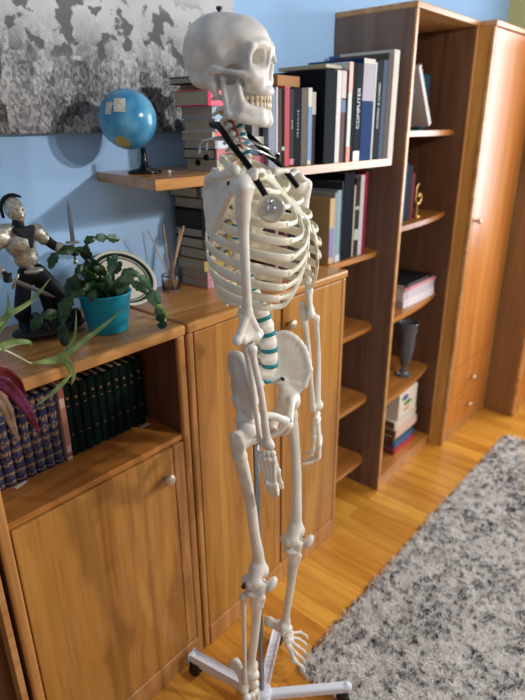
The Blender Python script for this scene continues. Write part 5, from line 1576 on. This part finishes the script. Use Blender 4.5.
blade([W2_(-.565, .0, 1.250), W2_(-.520, -.022, 1.245), W2_(-.486, -.028, 1.215), W2_(-.470, -.030, 1.172)], .017, tr, M_red, face=(-.6, -.8, .2), stripe=False, fold=.5)
blade([W2_(-.56, .0, 1.245), W2_(-.520, -.026, 1.18), W2_(-.512, -.032, 1.13), W2_(-.506, -.036, 1.08)], .014, tr, M_beige, face=(-.6, -.8, .2), stripe=False, fold=.5)
for pth, w_ in (([W2_(-.555, -.005, 1.245), W2_(-.510, -.028, 1.215), W2_(-.484, -.034, 1.165), W2_(-.468, -.036, 1.115), W2_(-.458, -.036, 1.070)], .015), ([W2_(-.56, .01, 1.24), W2_(-.60, -.03, 1.22), W2_(-.63, -.05, 1.17)], .013)):
    blade(pth, w_, tr, M_purp, face=(-.6, -.8, .2), stripe=False)
MB().lathe([(0, 0), (.022, 0), (.027, .035), (.0255, .035), (0, .030)], 24, c=W2_(-.545, .020, H + .0005), cap=False).build('pot', plain('small_pot', srgb(110, 84, 60), .7), tr)

# ================================================================ THINGS IN THE TALL BOOKCASE
def up(x, y, z, t, w_, h, c, lab, grp, rot=(0, 0, 0), **k_): return book((x, y, z + .0006), t, w_, h, c, lab, grp, rot=rot, **k_)
up(1.290, .05, 1.675, .030, .18, .16, (150, 150, 152), 'short grey book at the left of the top shelf of the bookcase', 'books on the top shelf of the bookcase')
up(1.322, .09, 1.675, .022, .19, .20, (30, 32, 46), 'black book between the short grey and the leaning white one', 'books on the top shelf of the bookcase')
up(1.478, .045, 1.689, .024, .12, .262, (214, 210, 206), 'white book leaning to the left on the top shelf of the bookcase', 'books on the top shelf of the bookcase', rot=(0, math.radians(-33), 0))
up(1.535, .12, 1.675, .070, .19, .225, (26, 70, 86), 'dark teal book standing behind the leaning white one', 'books on the top shelf of the bookcase')
up(1.340, .07, 1.300, .026, .18, .25, (60, 96, 130), 'blue book on the second shelf of the bookcase', 'books on the second shelf of the bookcase')
up(1.367, .07, 1.300, .050, .18, .235, (30, 32, 46), 'black book on the second shelf of the bookcase', 'books on the second shelf of the bookcase')
up(1.418, .07, 1.300, .026, .18, .20, (120, 34, 48), 'dark red book on the second shelf of the bookcase', 'books on the second shelf of the bookcase')
og = tag(empty('brass_ornament', (1.515, .085, 1.3005)), 'small curled brass ornament on the second shelf of the bookcase', 'ornament')
M_brass = plain('brass', srgb(200, 160, 90), .3, .9)
MB().lathe([(0, 0), (.018, 0), (.020, .004), (.006, .010), (.005, .060), (0, .062)], 20).build('stand', M_brass, og)
MB().tube(bez([(0, 0, .058), (.018, 0, .062), (.034, 0, .078), (.030, 0, .098), (.014, 0, .102), (.008, 0, .090)], 6), .0055, 10).build('curl', M_brass, og)
MB().tube(bez([(0, 0, .060), (-.020, 0, .080), (-.018, 0, .130), (.0, 0, .150)], 6), .0045, 10).build('curl', M_brass, og)
jr = tag(empty('blue_jar', (1.300, .17, .893)), 'slate blue ceramic jar behind the magazines in the bookcase', 'jar')
MB().lathe([(0, 0), (.040, 0), (.048, .02), (.050, .09), (.048, .16), (.036, .185), (.034, .20), (.030, .20), (.030, .18), (0, .17)], 32, cap=False).build('body', plain('slate_glaze', srgb(54, 84, 104), .25), jr)
jr.location = (1.640, .292, .8935); jr.scale = (.9, .9, 1.08)
z = .8936
for i, (t, c1_, c2_, lab) in enumerate([(.040, (214, 204, 206), (226, 214, 214), 'thick pale magazine volume at the bottom of the bookcase pile'), (.036, (190, 176, 180), (206, 196, 200), 'grey-white magazine volume in the middle of the bookcase pile'), (.016, (190, 120, 126), (214, 150, 150), 'pink magazine near the top of the bookcase pile'), (.014, (50, 44, 48), (70, 60, 64), 'dark magazine topmost in the bookcase pile')]):
    lying((1.385 + .006 * i, .045 + [0, .006, .002, .01][i], z), t, .185, [.33, .33, .33, .30][i], c1_, lab, 'magazines piled in the bookcase', soft=True, pages=plain('magazine_pages', srgb(176, 164, 150), .6, noise=.15, nscale=90) if i == 0 else None, bands=((.15, .85, c2_),))
    z += t + .0006
gv = tag(empty('glass_vase', (1.560, .095, .4815)), 'tall ribbed smoky glass vase in the bookcase', 'vase')
M_smoke = plain('smoky_glass', srgb(150, 150, 156), .08, trans=.75)
prof = [(0, 0), (.040, 0), (.042, .006), (.020, .016), (.014, .040), (.022, .060), (.038, .10), (.046, .16), (.044, .20), (.052, .225), (.048, .24), (.056, .262), (.053, .262), (.043, .238), (.047, .224), (.040, .20), (.042, .16), (.034, .10), (.018, .064), (0, .060)]
MB().lathe(prof, 28, cap=False).build('vase_body', M_smoke, gv)
gv.scale = (1, 1, 1.12)
z = .0628
for i, (t, c1_, c2_, lab) in enumerate([(.030, (170, 60, 56), (196, 70, 62), 'red book at the bottom of the lowest bookcase pile'), (.036, (60, 90, 130), (70, 110, 160), 'blue-striped book, second from the bottom of the lowest bookcase pile'), (.034, (90, 56, 50), (110, 130, 90), 'brown book in the middle of the lowest bookcase pile'),
        (.046, (216, 176, 160), (232, 196, 180), 'pale pink book in the lowest bookcase pile'), (.046, (206, 190, 170), (226, 214, 196), 'cream book near the top of the lowest bookcase pile')]):
    lying((1.440 + .004 * (i % 2), .05 + .008 * (i % 3), z), t, .20, .24, c1_, lab, 'books in the lowest bookcase pile', pages=plain('brown_pages', srgb(120, 80, 60), .8), bands=((.1, .9, c2_),))
    z += t + .0006
cb = tag(empty('carton', (1.475, .060, z)), 'white carton printed with blue, green and orange patches on top of the lowest bookcase pile', 'carton')
bx(0, .20, 0, .13, 0, .150, .002).build('carton_body', plain('carton_white', srgb(232, 222, 204), .5), cb)
for (x0, z0, w_, h_, c_) in ((.03, .095, .07, .030, (50, 70, 140)), (.05, .060, .09, .026, (70, 140, 50)), (.05, .028, .07, .022, (226, 160, 60))):
    mb = MB(); mb.sphere((x0 + w_ / 2, -.0002, z0 + h_ / 2), 1, w_ / 2, .0010, h_ / 2, 20); mb.build('printed_patch', ink(c_), cb)

# ================================================================ SHAG RUG
rg_ = tag(empty('shag_rug', (1.1, -1.6, 0)), 'shaggy rug mottled grey, black and cream on the parquet floor', 'rug')
RX0, RX1, RY0, RY1 = .13, 2.16, -2.6, -.292
bx(RX0 - 1.1 + .012, RX1 - 1.1 - .012, RY0 + 1.6 + .012, RY1 + 1.6 - .012, .0003, .006, .002).build('backing', plain('rug_backing', srgb(190, 186, 182), .95), rg_)
def pile_mat():
    m = bpy.data.materials.new('shag_pile'); nt, N, L = nodes(m); b = N['Principled BSDF']; b.inputs['Roughness'].default_value = .85
    b.inputs['Sheen Weight'].default_value = .3
    at = N.new('ShaderNodeAttribute'); at.attribute_name = 'tuft'
    r = N.new('ShaderNodeValToRGB'); e = r.color_ramp.elements
    e[0].position = .0; e[0].color = srgb(48, 48, 54); e[1].position = 1.0; e[1].color = srgb(255, 252, 247)
    x_ = e.new(.14); x_.color = srgb(124, 120, 124); x_ = e.new(.40); x_.color = srgb(242, 237, 230)
    L.new(at.outputs['Fac'], r.inputs['Fac']); L.new(r.outputs['Color'], b.inputs['Base Color'])
    tl = N.new('ShaderNodeBsdfTranslucent'); L.new(r.outputs['Color'], tl.inputs['Color'])
    ms = N.new('ShaderNodeMixShader'); ms.inputs[0].default_value = .42; L.new(b.outputs[0], ms.inputs[1]); L.new(tl.outputs[0], ms.inputs[2]); L.new(ms.outputs[0], N['Material Output'].inputs['Surface'])
    return m
def rug_pile():
    step = .0056
    # full density where the photo looks, sparser toward the viewer's side
    xs_ = np.arange(RX0, RX1, step); ys_ = np.arange(-1.75, RY1, step)
    A, B = np.meshgrid(xs_, ys_); p1 = np.stack([A.ravel(), B.ravel()], 1)
    xs_ = np.arange(RX0, RX1, step * 2.0); ys_ = np.arange(RY0, -1.75, step * 2.0)
    A, B = np.meshgrid(xs_, ys_); p2 = np.stack([A.ravel(), B.ravel()], 1)
    p = np.concatenate([p1, p2]); big = np.concatenate([np.ones(len(p1)), np.full(len(p2), 1.9)])
    p += rng.uniform(-.5, .5, p.shape) * step * big[:, None]
    # rounded, slightly ragged border
    rad = .05
    dx_ = np.maximum(np.maximum(RX0 + rad - p[:, 0], p[:, 0] - (RX1 - rad)), 0); dy_ = np.maximum(np.maximum(RY0 + rad - p[:, 1], p[:, 1] - (RY1 - rad)), 0)
    keep = np.hypot(dx_, dy_) < rad; p, big = p[keep], big[keep]
    n = len(p)
    def vn(P_, f_, seed):
        r_ = np.random.default_rng(seed).random((64, 64)); q = P_ * f_; i = np.floor(q).astype(int); fr = q - i; fr = fr * fr * (3 - 2 * fr)
        g = lambda a, b_: r_[(i[:, 0] + a) % 64, (i[:, 1] + b_) % 64]
        return (g(0, 0) * (1 - fr[:, 0]) + g(1, 0) * fr[:, 0]) * (1 - fr[:, 1]) + (g(0, 1) * (1 - fr[:, 0]) + g(1, 1) * fr[:, 0]) * fr[:, 1]
    tone = .40 * vn(p, 55, 1) + .34 * vn(p, 120, 2) + .12 * vn(p, 7, 3) + .28 * rng.random(n)
    tone = np.clip((tone - .40) / .36, 0, 1) ** .9
    ang = vn(p, 40, 4) * 8 + rng.uniform(-.9, .9, n)
    lean = .35 + .5 * vn(p, 30, 5) + rng.uniform(-.1, .25, n)
    ln_ = (.012 + .008 * vn(p, 24, 6) + rng.uniform(-.003, .003, n))
    w_ = (.0028 + rng.uniform(0, .0012, n)) * big
    d = np.stack([np.cos(ang), np.sin(ang)], 1)
    base = np.concatenate([p, np.full((n, 1), .004)], 1)
    hor = np.sin(lean)[:, None] * d; ver = np.cos(lean)
    mid = base + np.concatenate([hor * .35, ver[:, None] * .62], 1) * ln_[:, None]
    tip = base + np.concatenate([hor * 1.05, ver[:, None] * .92], 1) * ln_[:, None]
    fa = rng.uniform(0, PI, n); sd = np.stack([np.cos(fa), np.sin(fa), np.zeros(n)], 1) * w_[:, None] * .5
    V = np.stack([base - sd, base + sd, mid + sd * 1.1, mid - sd * 1.1, tip + sd * .35, tip - sd * .35], 1).reshape(-1, 3)
    V -= np.array([1.1, -1.6, 0])
    k_ = np.arange(n)[:, None] * 6
    F = np.concatenate([k_ + np.array([[0, 1, 2, 3]]), k_ + np.array([[3, 2, 4, 5]])])
    me = mesh_np('pile', V, F)
    at = me.attributes.new('tuft', 'FLOAT', 'POINT')
    if len(at.data) == n * 6: at.data.foreach_set('value', np.repeat(tone, 6).astype(np.float32))
    o = link_mesh('pile', me, pile_mat(), rg_); o['kind'] = 'stuff'
rug_pile()
